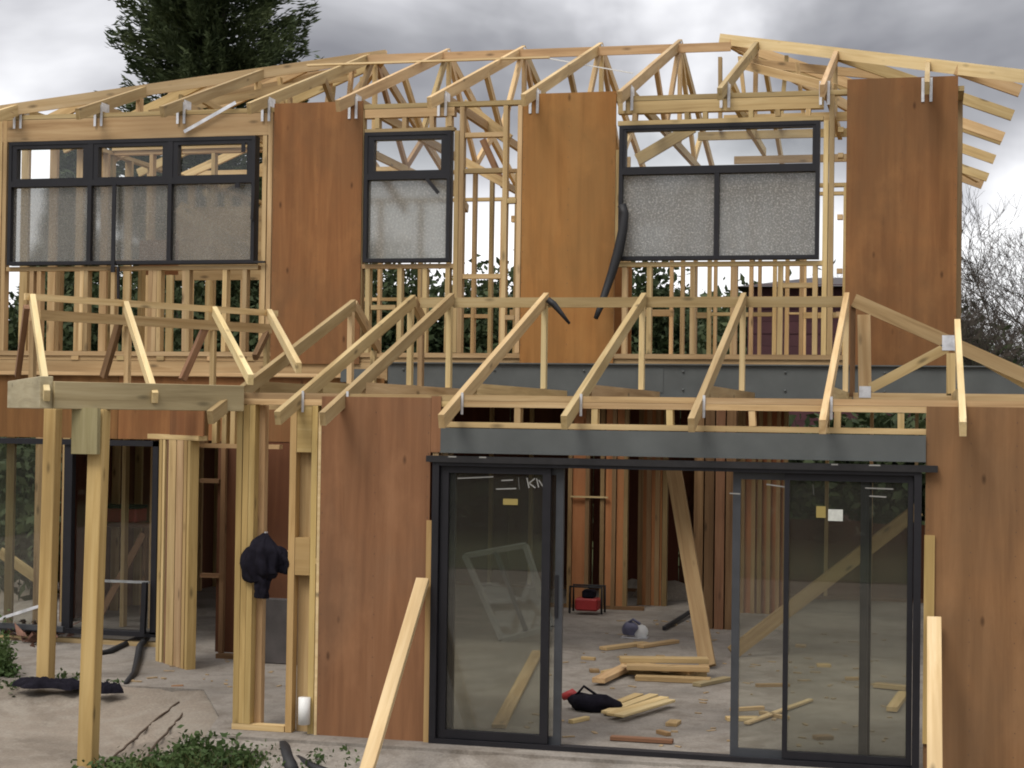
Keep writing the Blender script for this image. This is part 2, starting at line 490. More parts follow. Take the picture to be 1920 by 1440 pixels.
def tube(name, pts, r, mat, parent=None, seg=8, closed_ends=True):
    bm = bmesh.new(); pts = [V3(p) for p in pts]; rings = []
    rr = r if isinstance(r, (list, tuple)) else [r] * len(pts)
    for i, p in enumerate(pts):
        t = (pts[min(i + 1, len(pts) - 1)] - pts[max(i - 1, 0)]).normalized()
        a = t.cross(Vector((0.13, 0.9, 0.4))).normalized(); b = t.cross(a)
        rings.append([bm.verts.new(p + (a * math.cos(2 * math.pi * k / seg) + b * math.sin(2 * math.pi * k / seg)) * rr[i]) for k in range(seg)])
    for i in range(len(rings) - 1):
        for k in range(seg):
            bm.faces.new((rings[i][k], rings[i][(k + 1) % seg], rings[i + 1][(k + 1) % seg], rings[i + 1][k]))
    bm.faces.new(rings[0][::-1]); bm.faces.new(rings[-1])
    bmesh.ops.recalc_face_normals(bm, faces=list(bm.faces))
    me = bpy.data.meshes.new(name); bm.to_mesh(me); bm.free()
    for f in me.polygons: f.use_smooth = True
    return link(name, me, mat, parent)


def raw(name, verts, faces, mat, parent=None, smooth=False, M=None):
    me = bpy.data.meshes.new(name); me.from_pydata([tuple(map(float, v)) for v in verts], [], faces); me.update()
    if smooth:
        for f in me.polygons: f.use_smooth = True
    return link(name, me, mat, parent, M)


# ------------------------------------------------------------------ ground and slab
def gz(x, y):
    poly = [(-0.5, -0.24), (-0.72, 0.5), (-1.35, 1.62), (-6.2, 1.62)]
    d_ = 9.0
    for (ax, ay), (bx, by) in zip(poly, poly[1:]):
        t = min(1, max(0, ((x - ax) * (bx - ax) + (y - ay) * (by - ay)) / ((bx - ax) ** 2 + (by - ay) ** 2)))
        d_ = min(d_, math.hypot(x - ax - t * (bx - ax), y - ay - t * (by - ay)))
    if (x < -1.2 and y > 1.62) or (x < -.6 and y > 2.2): return 0.0
    return -.15 + (.125 * math.exp(-(d_ / .42) ** 2) if y < 1.75 and x < 0.3 else 0)


def AG(u, v, up=0.0):                  # point on the ground
    p = AZ(u, v, -.15)
    for _ in range(6): p = AZ(u, v, gz(p[0], p[1]))
    return p + np.array([0, 0, up])


def ground():
    nx, ny = 150, 120
    xs = np.concatenate([[-300, -60, -20], np.linspace(-9, 9, nx), [20, 60, 300]])
    ys = np.concatenate([[-300, -60, -16], np.linspace(-9, 5, ny), [14, 40, 400]])
    X, Y = np.meshgrid(xs, ys)
    Zg = np.full_like(X, -0.15)
    near = (np.abs(X) < 9.1) & (Y > -9.1) & (Y < 5.1)
    bumps = sum(a * np.sin(k * X + p) * np.cos(k * 1.13 * Y + q) for a, k, p, q in ((.012, 1.3, 0, 1), (.008, 3.1, 2, .4), (.005, 6.7, 1, 3), (.003, 13, .2, .9)))
    bumps = bumps + rng.normal(0, 0.003, X.shape)
    # two wheel ruts across the soil on the left
    for a, b in ((AZ(335, 1322, -.15), AZ(185, 1450, -.15)), (AZ(350, 1330, -.15), AZ(262, 1450, -.15))):
        d = (b - a)[:2]; L = np.hypot(*d); d = d / L
        s = (X - a[0]) * d[0] + (Y - a[1]) * d[1]
        off = (X - a[0]) * -d[1] + (Y - a[1]) * d[0]
        bumps -= 0.045 * np.exp(-(off / 0.05) ** 2) * (s > -0.1) * (s < L + 3)
        bumps += 0.018 * np.exp(-((np.abs(off) - 0.12) / 0.05) ** 2) * (s > -0.1) * (s < L + 3)
    # soil heaped against the slab edge on the left
    poly = [(-0.5, -0.24), (-0.72, 0.5), (-1.35, 1.62), (-6.2, 1.62)]
    dd = np.full_like(X, 9.0)
    for (ax, ay), (bx, by) in zip(poly, poly[1:]):
        t = np.clip(((X - ax) * (bx - ax) + (Y - ay) * (by - ay)) / ((bx - ax) ** 2 + (by - ay) ** 2), 0, 1)
        dd = np.minimum(dd, np.hypot(X - ax - t * (bx - ax), Y - ay - t * (by - ay)))
    bumps = bumps + .125 * np.exp(-(dd / .42) ** 2) * (Y < 1.75) * (X < 0.3)
    Zg = np.where(near, Zg + bumps, Zg)
    m, n = X.shape
    verts = np.stack([X.ravel(), Y.ravel(), Zg.ravel()], 1)
    faces = [(j * n + i, j * n + i + 1, (j + 1) * n + i + 1, (j + 1) * n + i) for j in range(m - 1) for i in range(n - 1)]
    tag(raw('ground', verts, faces, SOIL, smooth=True), 'compacted sandy soil of the building site', 'ground', kind='structure')


ground()
pl = [(6.7, -0.24), (-0.5, -0.24), (-0.72, 0.5), (-1.35, 1.62), (-6.2, 1.62), (-6.2, 11.5), (6.7, 11.5)]
nv = len(pl)
tag(raw('floor_slab', [(x, y, 0.0) for x, y in pl] + [(x, y, -0.3) for x, y in pl],
        [tuple(range(nv - 1, -1, -1))[::-1]] + [(i, (i + 1) % nv, nv + (i + 1) % nv, nv + i) for i in range(nv)], CONC),
    'grey concrete floor slab of the house', 'slab', kind='structure')

# rough mortar apron along the foot of the front wall and the entry
av, af = [], []
edge = [(-.62, -.26), (0.3, -.27), (1.2, -.27), (2.4, -.27), (3.6, -.27), (4.8, -.27), (6.7, -.27)]
dirs = [(-.35, -.9), (0, -1), (0, -1), (0, -1), (0, -1), (0, -1), (0, -1)]
fine = []
for (p, q), (d, e_) in zip(zip(edge, edge[1:]), zip(dirs, dirs[1:])):
    for t in np.linspace(0, 1, 9)[:-1]: fine.append((np.array(p) * (1 - t) + np.array(q) * t, np.array(d) * (1 - t) + np.array(e_) * t))
for p, d in fine:
    wdt = 0.60 + .08 * math.sin(p[0] * 3.1) + .05 * math.sin(p[0] * 7.7)
    for j, t in enumerate(np.linspace(0, 1, 7)):
        q = p + d * (t * wdt - .06)
        av.append((q[0], q[1], -.02 - .15 * t ** 1.5 + rng.normal(0, .005)))
for i in range(len(fine) - 1):
    for j in range(6): af.append((i * 7 + j, (i + 1) * 7 + j, (i + 1) * 7 + j + 1, i * 7 + j + 1))
tag(raw('footing_apron', av, af, CONC, smooth=True), 'rough concrete apron along the foot of the walls', 'apron', kind='structure')

# ------------------------------------------------------------------ the house
house = empty('house', (0, 0, 0), label='two storey timber frame house under construction with dark windows and brown plywood bracing', cat='house')
YU = 3.90                              # outer face of the upper front wall
RX, LX, YB = 4.98, -4.78, 11.10        # right, left and back faces
Z2 = 2.95                              # upper floor
ZT = 5.45                              # top of the upper walls
PITCH_T = 0.345


def roofz(y):                          # top edge of the front roof plane
    return 5.57 + PITCH_T * (y - YU)


def ux(u, v, Y=YU): return float(AY(u, v, Y)[0])


# upper front wall ---------------------------------------------------
uw = empty('wall_frame', (0, YU, Z2), house)
y0, y1 = YU, YU + 0.09
plateX('bottom_plate', uw, LX, RX, y0, y1, 2.95, 2.995)
plateX('top_plate', uw, LX, RX, y0, y1, 5.405, 5.45)
Ww1, Ww2, Ww3 = (-4.63, -1.885), (-0.735, 0.148), (1.812, 3.692)
ZS, ZTR, ZH = 3.883, 4.725, 5.165
# lintels and cripples
plateX('lintel', uw, -4.74, -1.74, y0, y1, 5.175, 5.40, LVL)
plateX('lintel', uw, -0.75, 0.17, y0, y1, 5.315, 5.40, LVL)
plateX('head_trim', uw, -0.75, 0.17, y0, y1, 5.172, 5.205)
for x in (-0.62, -0.34, -0.06, 0.12): stud(uw, x, y0, y1, 5.207, 5.313)
plateX('lintel', uw, 1.79, 3.72, y0, y1, 5.285, 5.40, LVL)
plateX('head_trim', uw, 1.79, 3.72, y0, y1, 5.172, 5.215)
for x in (1.95, 2.45, 2.62, 3.05, 3.3, 3.58): stud(uw, x, y0, y1, 5.217, 5.283)
# full studs at the openings and panels
for x in (-4.755, -4.70, -1.80, -1.74, -1.2, -0.78, 0.20, 0.25, 0.83, 0.90, 1.30, 1.74, 3.745, 3.80, 3.96, 4.4, 4.9):
    stud(uw, x, y0, y1, 2.997, 5.40 if x not in (-1.80, 0.20, 3.745) else 5.17)
# sill plates and cripple studs below the windows
for (a, b), xs in ((Ww1, [ux(u, 560) for u in (58, 152, 211, 289, 345, 420)]), (Ww2, [ux(u, 560) for u in (688, 748, 795, 838)]),
                   (Ww3, [ux(u, 560) for u in (1170, 1216, 1298, 1377, 1462, 1528)])):
    plateX('sill_plate', uw, a - 0.03, b + 0.03, y0, y1, 3.825, 3.868)
    for x in xs: stud(uw, x, y0, y1, 2.997, 3.823)
for u in (458, 72, 160, 281, 297, 351): stud(uw, ux(u, 560), y0, y1, 2.997, 3.823)
for u in (108, 262): stud(uw, ux(u, 560, 4.6), 4.6, 4.69, 2.997, 3.9)
for a, b, z in ((ux(690, 600), ux(745, 600), 3.42), (ux(1460, 545), ux(1530, 545), 3.62), (3.83, 3.93, 3.35), (3.83, 3.93, 3.75), (3.83, 3.93, 4.25), (3.83, 3.93, 4.82), (3.83, 3.93, 5.06)):
    plateX('nog', uw, a + .025, b - .025, y0 + 0.004, y1, z, z + 0.045)
# frame of the narrow opening right of the small window
for z in (4.75, 5.10): plateX('nog', uw, 0.275, 0.66, y0 + 0.01, y1, z, z + 0.045)
stud(uw, 0.685, y0, y1, 2.997, 5.40)
plateX('nog', uw, 0.275, 0.66, y0, y1, 3.72, 3.765)
for z in (3.32, 4.45): plateX('nog', uw, 0.71, 0.80, y0, y1, z, z + 0.045)
# plywood bracing sheets of the upper front wall
def nails(parent_panel, x0, x1, z0, z1, Y):
    its = []
    rows = [x0 + .015, x1 - .015, (x0 + x1) / 2] + ([x0 + (x1 - x0) * .25, x0 + (x1 - x0) * .75] if x1 - x0 > 1.0 else [])
    for x in rows:
        z = z0 + .03
        while z < z1:
            xx, zz = x + random.uniform(-.006, .006), z + random.uniform(-.012, .012); its.append(((xx - .0032, Y - .0015, zz - .0032), (xx + .0032, Y + .002, zz + .0032))); z += .15
    o = boxes_mesh('nails', its, NAIL, parent_panel); o['kind'] = 'stuff'


NAIL = simple("nail_head", (0.085, 0.055, 0.036), 0.6, .2)
for x0_, x1_, z0_, z1_, m_ in ((-1.700, -0.765, 2.88, 5.485, PLY), (0.862, 1.775, 2.90, 5.500, PLYO), (3.935, 4.925, 2.88, 5.54, PLY)):
    o = box('plywood_panel', (x0_, YU - 0.014, z0_), (x1_, YU - 0.002, z1_), m_, house)
    nails(o, x0_, x1_, z0_, z1_, YU - .014)

# other upper walls
bw = empty('wall_frame', (0, YB, Z2), house)
plateX('bottom_plate', bw, LX, RX, YB - 0.09, YB, 2.95, 2.995)
plateX('top_plate', bw, LX, RX, YB - 0.09, YB, 5.405, 5.45)
x = LX + 0.05
while x < RX:
    stud(bw, x, YB - 0.09, YB, 2.997, 5.403); x += 0.6
for i in range(16):
    xa = LX + 0.05 + i * 0.6
    plateX('nog', bw, xa + .025, xa + .575, YB - 0.09, YB - 0.002, 4.0, 4.045)
for z in (3.78, 5.1):
    plateX('sill_plate', bw, -1.0, 1.3, YB - 0.094, YB - 0.004, z, z + 0.09)
for X in (LX + 0.09, RX):
    sw = empty('wall_frame', (X, YU, Z2), house)
    member('bottom_plate', (X - .045, YU + .1, 2.972), (X - .045, YB - .1, 2.972), 0.09, 0.045, PINE, sw)
    member('top_plate', (X - .045, YU + .1, 5.427), (X - .045, YB - .1, 5.427), 0.09, 0.045, PINE, sw)
    y = YU + 0.5
    while y < YB - 0.2:
        member('stud', (X - .045, y, 2.997), (X - .045, y, 5.403), 0.09, 0.045, PINE, sw, (0, 1, 0), 0.003); y += 0.6
# inner partitions upstairs
def partition(x0, x1, Y, z0, z1, xs, nogs=(), mat=PINE):
    w = empty('wall_frame', (x0, Y, z0), house)
    plateX('bottom_plate', w, x0, x1, Y, Y + .09, z0, z0 + .045, mat)
    plateX('top_plate', w, x0, x1, Y, Y + .09, z1 - .045, z1, mat)
    for x in xs: stud(w, x, Y, Y + .09, z0 + .047, z1 - .047, mat=mat)
    xs = sorted(xs)
    for z in nogs:
        for a, b in zip(xs, xs[1:]):
            if b - a > 0.16: plateX('nog', w, a + .024, b - .024, Y + .002, Y + .088, z + random.uniform(-.03, .03), z + .045, mat)
    return w


p1 = partition(-4.75, -1.85, 6.3, 2.95, 5.45, [-4.72, -4.2, -3.42, -2.62, -1.9], (4.12,))
p2 = partition(-1.2, 1.0, 8.35, 2.95, 5.45, [-1.15, -0.98, -0.82, -0.6, -0.44, -0.28, -0.12, 0.0, 0.06, 0.46, 0.72, 0.95], (3.6,))
p3 = partition(1.75, 4.85, 8.35, 2.95, 5.2, [1.8, 1.95, 2.12, 2.4, 2.62, 2.9, 3.05, 3.22, 3.5, 3.72, 3.95, 4.1, 4.5, 4.8], (3.62,))
w = empty('wall_frame', (-1.8, YU, Z2), house)
for y in np.arange(4.3, 6.3, 0.42):
    member('stud', (-1.74, y, 2.997), (-1.74, y, 5.4), 0.09, 0.045, PINE, w, (0, 1, 0), 0.003)
w = empty('wall_frame', (1.25, YU, Z2), house)
for y in np.arange(4.3, 7.4, 0.5):
    member('stud', (1.28, y, 2.997), (1.28, y, 5.4), 0.09, 0.045, PINE, w, (0, 1, 0), 0.003)
# sloping braces inside
member('brace', AY(335, 388, 4.7), AY(478, 482, 4.7), 0.03, 0.14, PINEB, house, (0, 0, 1))
member('brace', AY(868, 195, 5.6), AY(955, 262, 5.6), 0.045, 0.12, PINE, house)
member('brace', AY(866, 300, 5.6), AY(952, 347, 5.6), 0.045, 0.09, PINE, house)
member('brace', AY(1195, 300, 5.4), AY(1300, 238, 5.4), 0.045, 0.12, PINE, house)
member('brace', AY(905, 262, 6.2), AY(945, 350, 6.2), 0.045, 0.07, OLD, house)
# plywood sheet fixed behind the right window and boards behind the left one
box('plywood_panel', (-2.55, 6.27, 2.96), (-1.95, 6.285, 3.9), PLY, house)
box('plywood_panel', (ux(262, 420, 5.0), 5.0, 3.87), (ux(335, 420, 5.0), 5.012, 4.25), PLY, house)
box('plywood_panel', (ux(330, 420, 5.6), 5.6, 3.86), (ux(500, 420, 5.6), 5.612, 4.68), LVL, house)
box('plywood_panel', (1.35, 5.2, 2.97), (1.72, 5.215, 3.95), PLY, house)

# upper floor --------------------------------------------------------
for lo, hi in (((LX, YU + .02), (RX, 5.2)), ((LX, 5.202), (-.2, 8.3)), ((3.0, 5.202), (RX, 8.3)), ((LX, 8.302), (RX, YB))):      # round an added opening that lets skylight onto the inner partition
    box('floor_deck', (lo[0], lo[1], 2.905), (hi[0], hi[1], 2.947), LVL, house)
for i, x in enumerate(np.arange(LX + 0.05, RX, 0.6)):
    for ya_, yb_ in (((YU + .12, 5.19), (8.31, YB - .02)) if -.2 < x < 3.0 else ((YU + .12, YB - .02),)): member('floor_joist', (x, ya_, 2.75), (x, yb_, 2.75), 0.045, 0.29, LVL, house)
plateX('rim_joist', house, LX, -0.48, YU + 0.01, YU + 0.055, 2.72, 2.90, LVL)
# gap with packers between the plate and the rim on the left
for u in (140, 225, 300, 395, 470): box('packer', (ux(u, 675) - .04, YU, 2.905), (ux(u, 675) + .04, YU + .09, 2.948), PINE, house)
# plywood band over the left opening
for a, b in ((-5.2, -3.35), (-3.345, -1.2), (-1.195, -0.5)): box('plywood_panel', (a, YU - 0.014, 2.10), (b, YU - 0.002, 2.74), PLY, house)
member('ledger', (-4.9, YU - .04, 2.765), (-0.55, YU - .04, 2.765), 0.045, 0.035, PINE, house)
# grey steel beam carrying the upper wall
sb = boxes_mesh('steel_beam', [((-0.46, YU - 0.03, 2.60), (6.3, YU - 0.02, 2.89)), ((-0.46, YU - 0.06, 2.89), (6.3, YU + 0.08, 2.902)), ((-0.46, YU - 0.06, 2.588), (6.3, YU + 0.08, 2.60))], STEEL, house)
box('bolt_plate', (AY(640, 690, YU - .05)[0], YU - 0.07, 2.70), (AY(700, 690, YU - .05)[0], YU - 0.062, 2.83), STEEL, house)

for i, X in enumerate((-.3, .62, 1.5, 2.45, 3.4, 4.3)):
    for z in (2.66, 2.83): tube('bolt', [(X, YU - .031, z), (X, YU - .042, z)], .012, STEEL, house, 6)
box('splice_plate', (2.0, YU - .036, 2.63), (2.26, YU - .0305, 2.86), STEEL, house)

# ------------------------------------------------------------------ windows
def window(x0, x1, z0, z1, ztr, Y, mulls_up, mulls_lo, low_mat, up_thick=0.055, low_mats=None):
    w = empty('window', ((x0 + x1) / 2, Y, z0), house)
    ya, yb = Y - 0.045, Y + 0.075
    f = 0.036
    boxes_mesh('frame', [((x0, ya, z0), (x0 + f, yb, z1)), ((x1 - f, ya, z0), (x1, yb, z1)), ((x0 + f, ya, z0), (x1 - f, yb, z0 + f)), ((x0 + f, ya, z1 - f), (x1 - f, yb, z1)),
                         ((x0 + f, ya, ztr - .03), (x1 - f, yb, ztr + .03))], ALU, w)
    for m in mulls_up: box('mullion', (m - .03, ya + .002, ztr + .03), (m + .03, yb - .002, z1 - f), ALU, w)
    for m in mulls_lo: box('mullion', (m - .022, ya + .002, z0 + f), (m + .022, yb - .002, ztr - .03), ALU, w)
    e = [x0 + f] + [x for m in mulls_up for x in (m - .03, m + .03)] + [x1 - f]
    t = up_thick
    for a, b in zip(e[::2], e[1::2]):
        s = boxes_mesh('sash', [((a, ya + .008, ztr + .03), (a + t, yb - .03, z1 - f)), ((b - t, ya + .008, ztr + .03), (b, yb - .03, z1 - f)),
                                ((a + t, ya + .008, ztr + .03), (b - t, yb - .03, ztr + .03 + t * .45)), ((a + t, ya + .008, z1 - f - t * .7), (b - t, yb - .03, z1 - f))], ALU, w)
        box('pane', (a + t, Y + .012, ztr + .03 + t * .45), (b - t, Y + .018, z1 - f - t * .7), GLASS, w)
    e = [x0 + f] + [x for m in mulls_lo for x in (m - .022, m + .022)] + [x1 - f]
    for i, (a, b) in enumerate(zip(e[::2], e[1::2])):
        box('pane', (a, Y + .012, z0 + f), (b, Y + .018, ztr - .03), (low_mats or {}).get(i, low_mat), w)
    return w


m1u = [ux(173, 300), ux(322, 300)]
m1l = [ux(170, 420), ux(320, 420)]
w1 = window(*Ww1, ZS, ZH, ZTR, YU, m1u, m1l, FILM)
w2 = window(*Ww2, ZS, ZH, ZTR, YU, [], [], OBSC2, 0.06)
w3 = window(*Ww3, ZS, ZH, ZTR, YU, [], [ux(1344, 400)], OBSC, 0.03)
tag(w1, 'wide dark window of six panes with film on the lower glass')
tag(w2, 'small dark window of two panes')
tag(w3, 'dark window with one long top light over two obscured panes')
# stays and loose strips on the windows
box('stay', (ux(219, 345) - .02, YU - 0.062, 3.80), (ux(219, 345) + .022, YU - 0.047, ZTR - .02), ALU, w1)
member('stay', AY(222, 500, YU - .06), AY(222, 560, YU - .06), 0.02, 0.03, ALU, w1)
box('hinge', (ux(462, 275) - .03, YU - 0.06, 5.0), (ux(462, 275) + .01, YU - 0.047, 5.10), ALU, w1)
box('hinge', (ux(450, 352) - .03, YU - 0.06, 4.64), (ux(450, 352) + .02, YU - 0.047, 4.69), ALU, w1)
member('stay', AY(475, 375, YU - .055), AY(473, 412, YU - .055), 0.03, 0.03, ALU, w1)
member('stay', AY(800, 335, YU - .06), AY(822, 362, YU - .06), 0.02, 0.035, ALU, w2)
box('sill_flashing', (Ww1[1] + .004, YU - .05, 3.885), (Ww1[1] + .12, YU - .02, 3.905), FLASH, w1)

# ------------------------------------------------------------------ main roof
RIDGE_Y = 7.25
RIDGE_Z = roofz(RIDGE_Y)
RA, RB = -1.65, 2.45                       # ridge ends
EX0, EX1, EY0, EY1 = -4.91, 5.85, 3.43, 11.57
TX = [4.65 - 0.92 * k for k in range(11)]


def hip_y(x):                            # front hip line: depth at which the hip plane cuts the front plane
    if x > RB: return RIDGE_Y + (x - RB) / (EX1 - RB) * (EY0 - RIDGE_Y)
    if x < RA: return RIDGE_Y + (RA - x) / (RA - EX0) * (EY0 - RIDGE_Y)
    return RIDGE_Y


DULLW = timber('dull_web', (0.21, 0.125, 0.058), (0.31, 0.195, 0.095), (0.40, 0.27, 0.14), val=.2)


def strap(parent, X, z):
    for s in (-.036, .036):
        box('strap', (X + s - .013, YU - .024, z - .19), (X + s + .013, YU - .019, z + .03), GALV, parent)


TH = 0.112                                # depth of the chords
for X in TX:
    t = empty('roof_truss', (X, YU, ZT), house)
    yh = hip_y(X); zh = roofz(yh)
    nrm = Vector((0, -PITCH_T, 1)).normalized() * (TH / 2)
    # front chord, its end cut by the hip
    a = Vector((X, EY0, roofz(EY0))) - nrm; b = Vector((X, yh, zh)) - nrm
    member('top_chord', a, b, 0.045, TH, PINE, t, (0, 0, 1), 0.004)
    a2 = Vector((X, EY1, roofz(EY0))) - Vector((0, -nrm.y, nrm.z)); yb = RIDGE_Y + (RIDGE_Y - yh) * (EY1 - RIDGE_Y) / (RIDGE_Y - EY0)
    b2 = Vector((X, yb, zh)) - Vector((0, -nrm.y, nrm.z))
    member('top_chord', a2, b2, 0.045, TH, PINE, t, (0, 0, 1), 0.004)
    if RA - .2 < X < RB + .1:
        member('bottom_chord', (X, YU - .02, 5.502), (X, YB + .02, 5.502), 0.045, 0.09, PINE, t)
        zc = 5.545
        for (ya, za), (yb_, zb) in (((5.55, roofz(5.55) - .09), (6.25, zc)), ((6.25, zc), (RIDGE_Y - .06, RIDGE_Z - .09)), ((RIDGE_Y + .06, RIDGE_Z - .09), (8.6, zc)), ((8.6, zc), (9.3, roofz(5.42) - .1))):
            member('web', (X, ya, za), (X, yb_, zb), 0.045, 0.085, PINE if X > -1 else DULLW, t, (0, 0, 1), 0.004)
        member('web', (X, RIDGE_Y + .05, 5.55), (X, RIDGE_Y + .05, RIDGE_Z - .1), 0.045, 0.075, PINE, t, (0, 1, 0), .004)
        box('nail_plate', (X + .0235, RIDGE_Y - .1, RIDGE_Z - .13), (X + .0255, RIDGE_Y + .1, RIDGE_Z - .03), GALV, t)
    else:
        yv = yh - 0.12
        member('web', (X, yv, ZT + .01), (X, yv, roofz(yv) - .11), 0.045, 0.09, PINE, t, (0, 1, 0), 0.004)
        member('bottom_chord', (X, YU - .02, 5.502), (X, yh + 1.0, 5.502), 0.045, 0.09, PINE, t)
        if yh > 5: member('web', (X, YU + .5, roofz(YU + .5) - .09), (X, yv, 5.55), 0.04, 0.075, PINE, t, (0, 0, 1), 0.004)
    # heel: two straps nailed over the wall face
    strap(t, X, 5.50)
    box('nail_plate', (X + .0235, YU + .0, 5.47), (X + .0255, YU + .17, 5.56), GALV, t)

# hips, ridge and jack rafters
for x0_, x1_, ya, yb in ((RB, EX1, RIDGE_Y, EY0), (RA, EX0, RIDGE_Y, EY0), (RB, EX1, RIDGE_Y, EY1), (RA, EX0, RIDGE_Y, EY1)):
    ext = -0.04
    p0 = Vector((x0_, ya, RIDGE_Z - .045)); p1 = Vector((x1_, yb, roofz(EY0) - .045))
    if x0_ == RB and yb == EY0: p0 = p0 - (p1 - p0) * 0.03 + Vector((0, 0, .02))
    if x0_ == RB and yb == EY1: p1 = p0 + (p1 - p0) * 0.84
    member('hip_rafter', p0, p1, 0.05, 0.12, PINEB if yb == EY0 else PINE, house)
member('ridge_brace', (RA - .3, 6.95, roofz(6.95) - .05), (2.50, 7.02, roofz(6.95) - .05), 0.025, 0.10, LVL, house)
member('batten', (-2.2, 6.1, roofz(6.1) + .012), (0.62, 6.1, roofz(6.1) + .0), 0.045, 0.02, PINEB, house)
zE = roofz(EY0)
for y, xt in ((4.45, 5.50), (5.80, 5.49), (7.20, 5.46), (7.42, 5.455), (8.90, 5.43), (10.5, 5.41), (11.3, 5.37)):
    # right hip plane: rafter from its tail past the wall up to the hip line
    k = (y - EY0) / (RIDGE_Y - EY0) if y < RIDGE_Y else (EY1 - y) / (EY1 - RIDGE_Y)
    xin = EX1 + k * (RB - EX1); hz = lambda x: zE + (EX1 - x) * (RIDGE_Z - zE) / (EX1 - RB)
    xin = xin - .03 if y < 10 else min(xin, 4.9)
    member('jack_rafter', (xt, y, hz(xt) - .055), (xin, y, hz(xin) - .055), 0.045, 0.11, PINE, house, (0, 0, 1), 0.004)
for y in (4.5, 5.5, 6.5, 7.4, 8.3, 9.4):
    k = (y - EY0) / (RIDGE_Y - EY0) if y < RIDGE_Y else (EY1 - y) / (EY1 - RIDGE_Y)
    xl = EX0 + k * (RA - EX0)
    member('jack_rafter', (EX0, y, zE - .055), (xl - .03, y, zE + k * (RIDGE_Z - zE) - .055), 0.045, 0.10, PINE, house, (0, 0, 1), 0.004)
# long horizontal ties over the ceiling in the hip ends, and the girder at the right
for y, xa, xb in ((5.6, 2.6, 4.95), (6.6, 2.2, 4.95), (5.4, -4.7, -2.4), (6.3, -4.7, -1.9), (8.4, 2.4, 4.95), (8.6, -4.7, -1.8), (4.6, -4.7, -2.9)):
    member('ceiling_tie', (xa, y, 5.50), (xb, y, 5.50), 0.045, 0.09, PINE, house)
for x0_, y in ((2.45, 6.55), (3.1, 6.55), (2.75, 6.55), (3.4, 5.9), (-2.5, 6.3), (-2.8, 6.0), (-2.15, 6.5), (-3.4, 5.3), (-3.1, 5.5), (-1.95, 6.7), (-2.35, 7.2), (-2.0, 7.4), (-2.7, 7.0)):
    member('web', (x0_, y, 5.55), (x0_ + random.uniform(-.12, .12), y, roofz(min(y, hip_y(x0_))) - .13), 0.04, 0.075, PINE, house, (0, 1, 0))
for ax, ay, bx, by in ((2.7, 6.4, 3.75, 5.3), (2.75, 6.55, 4.3, 6.0), (-1.9, 6.6, -3.6, 5.0), (-2.2, 6.9, -3.3, 6.0), (-2.0, 7.2, -4.0, 6.3)):
    member('hip_strut', (ax, ay, roofz(ay) - .2), (bx, by, roofz(by) - .32), 0.045, 0.09, PINE, house)
# metal strap brace lying over the left lintel and up the roof
member('strap_brace', AY(345, 247, YU - .03), AY(442, 192, YU - .04), 0.003, 0.035, GALV, house, (0, 0, 1))
member('string_line', (0.6, 6.1, roofz(6.1) - .01), (1.5, 6.4, roofz(6.4) - .25), 0.008, 0.012, WHITE, house)

# ------------------------------------------------------------------ front wing: wall and doors
fw_ = empty('wall_frame', (0, 0, 0), house)
ya, yb = 0.0, 0.09
# plates let in between the rafters, which run through over the studs
cuts = [-0.44] + [0.448 + 0.8865 * i for i in range(5)] + [ux(1806, 790, -0.45), ux(1806, 790, -0.45) + .886, 6.5]
for xa, xb in zip(cuts, cuts[1:]):
    xa, xb = xa + .027, xb - .027
    plateX('top_plate', fw_, xa, xb, ya, yb, 2.50, 2.543)
    plateX('top_plate', fw_, xa, xb, ya - .002, yb, 2.455, 2.498)
plateX('head_plate', fw_, 1.22, 4.67, ya - 0.004, yb, 2.305, 2.345)
for u in (970, 1115, 1255, 1410, 1570, 1690):
    X = ux(u, 780, 0.0); stud(fw_, X, ya, yb, 2.347, 2.453)
stud(fw_, 1.245, ya, yb, 0.047, 2.453)
for x in (4.69, 4.74, 5.3, 5.9): stud(fw_, x, ya, yb, 0.047, 2.453)
for x in (0.30, 0.75, 1.17): stud(fw_, x, ya, yb, 0.047, 2.453)
plateX('bottom_plate', fw_, -0.40, 0.02, ya, yb, 0.002, 0.045)
plateX('bottom_plate', fw_, 0.275, 1.13, ya, yb, 0.002, 0.045)
plateX('bottom_plate', fw_, 4.68, 6.5, ya, yb, 0.002, 0.045)
# doorway studs left and right
for x in (-0.375, -0.325, -0.275): stud(fw_, x, ya, yb, 0.047, 2.453, mat=PINEO)
member('stud', (-0.235, 0.125, 0.0), (-0.235, 0.125, 2.45), 0.06, 0.07, LVL, fw_, (0, 1, 0))
for x, w_ in ((0.055, .05), (0.225, .045)): stud(fw_, x, ya, yb, 0.0, 2.453, w_, PINEO)
for z0_, z1_ in ((2.10, 2.45), (1.18, 1.46)): box('block', (0.082, 0.006, z0_), (0.200, 0.086, z1_), PINEO, fw_)
member('stud', (0.14, 0.115, 0.0), (0.14, 0.115, 2.45), 0.115, 0.05, LVL, fw_, (0, 1, 0))
plateX('nog', fw_, 0.25, 0.275, ya, yb, 1.27, 1.31)
plateX('nog', fw_, -0.25, 0.03, 0.5, 0.59, 1.27, 1.31)
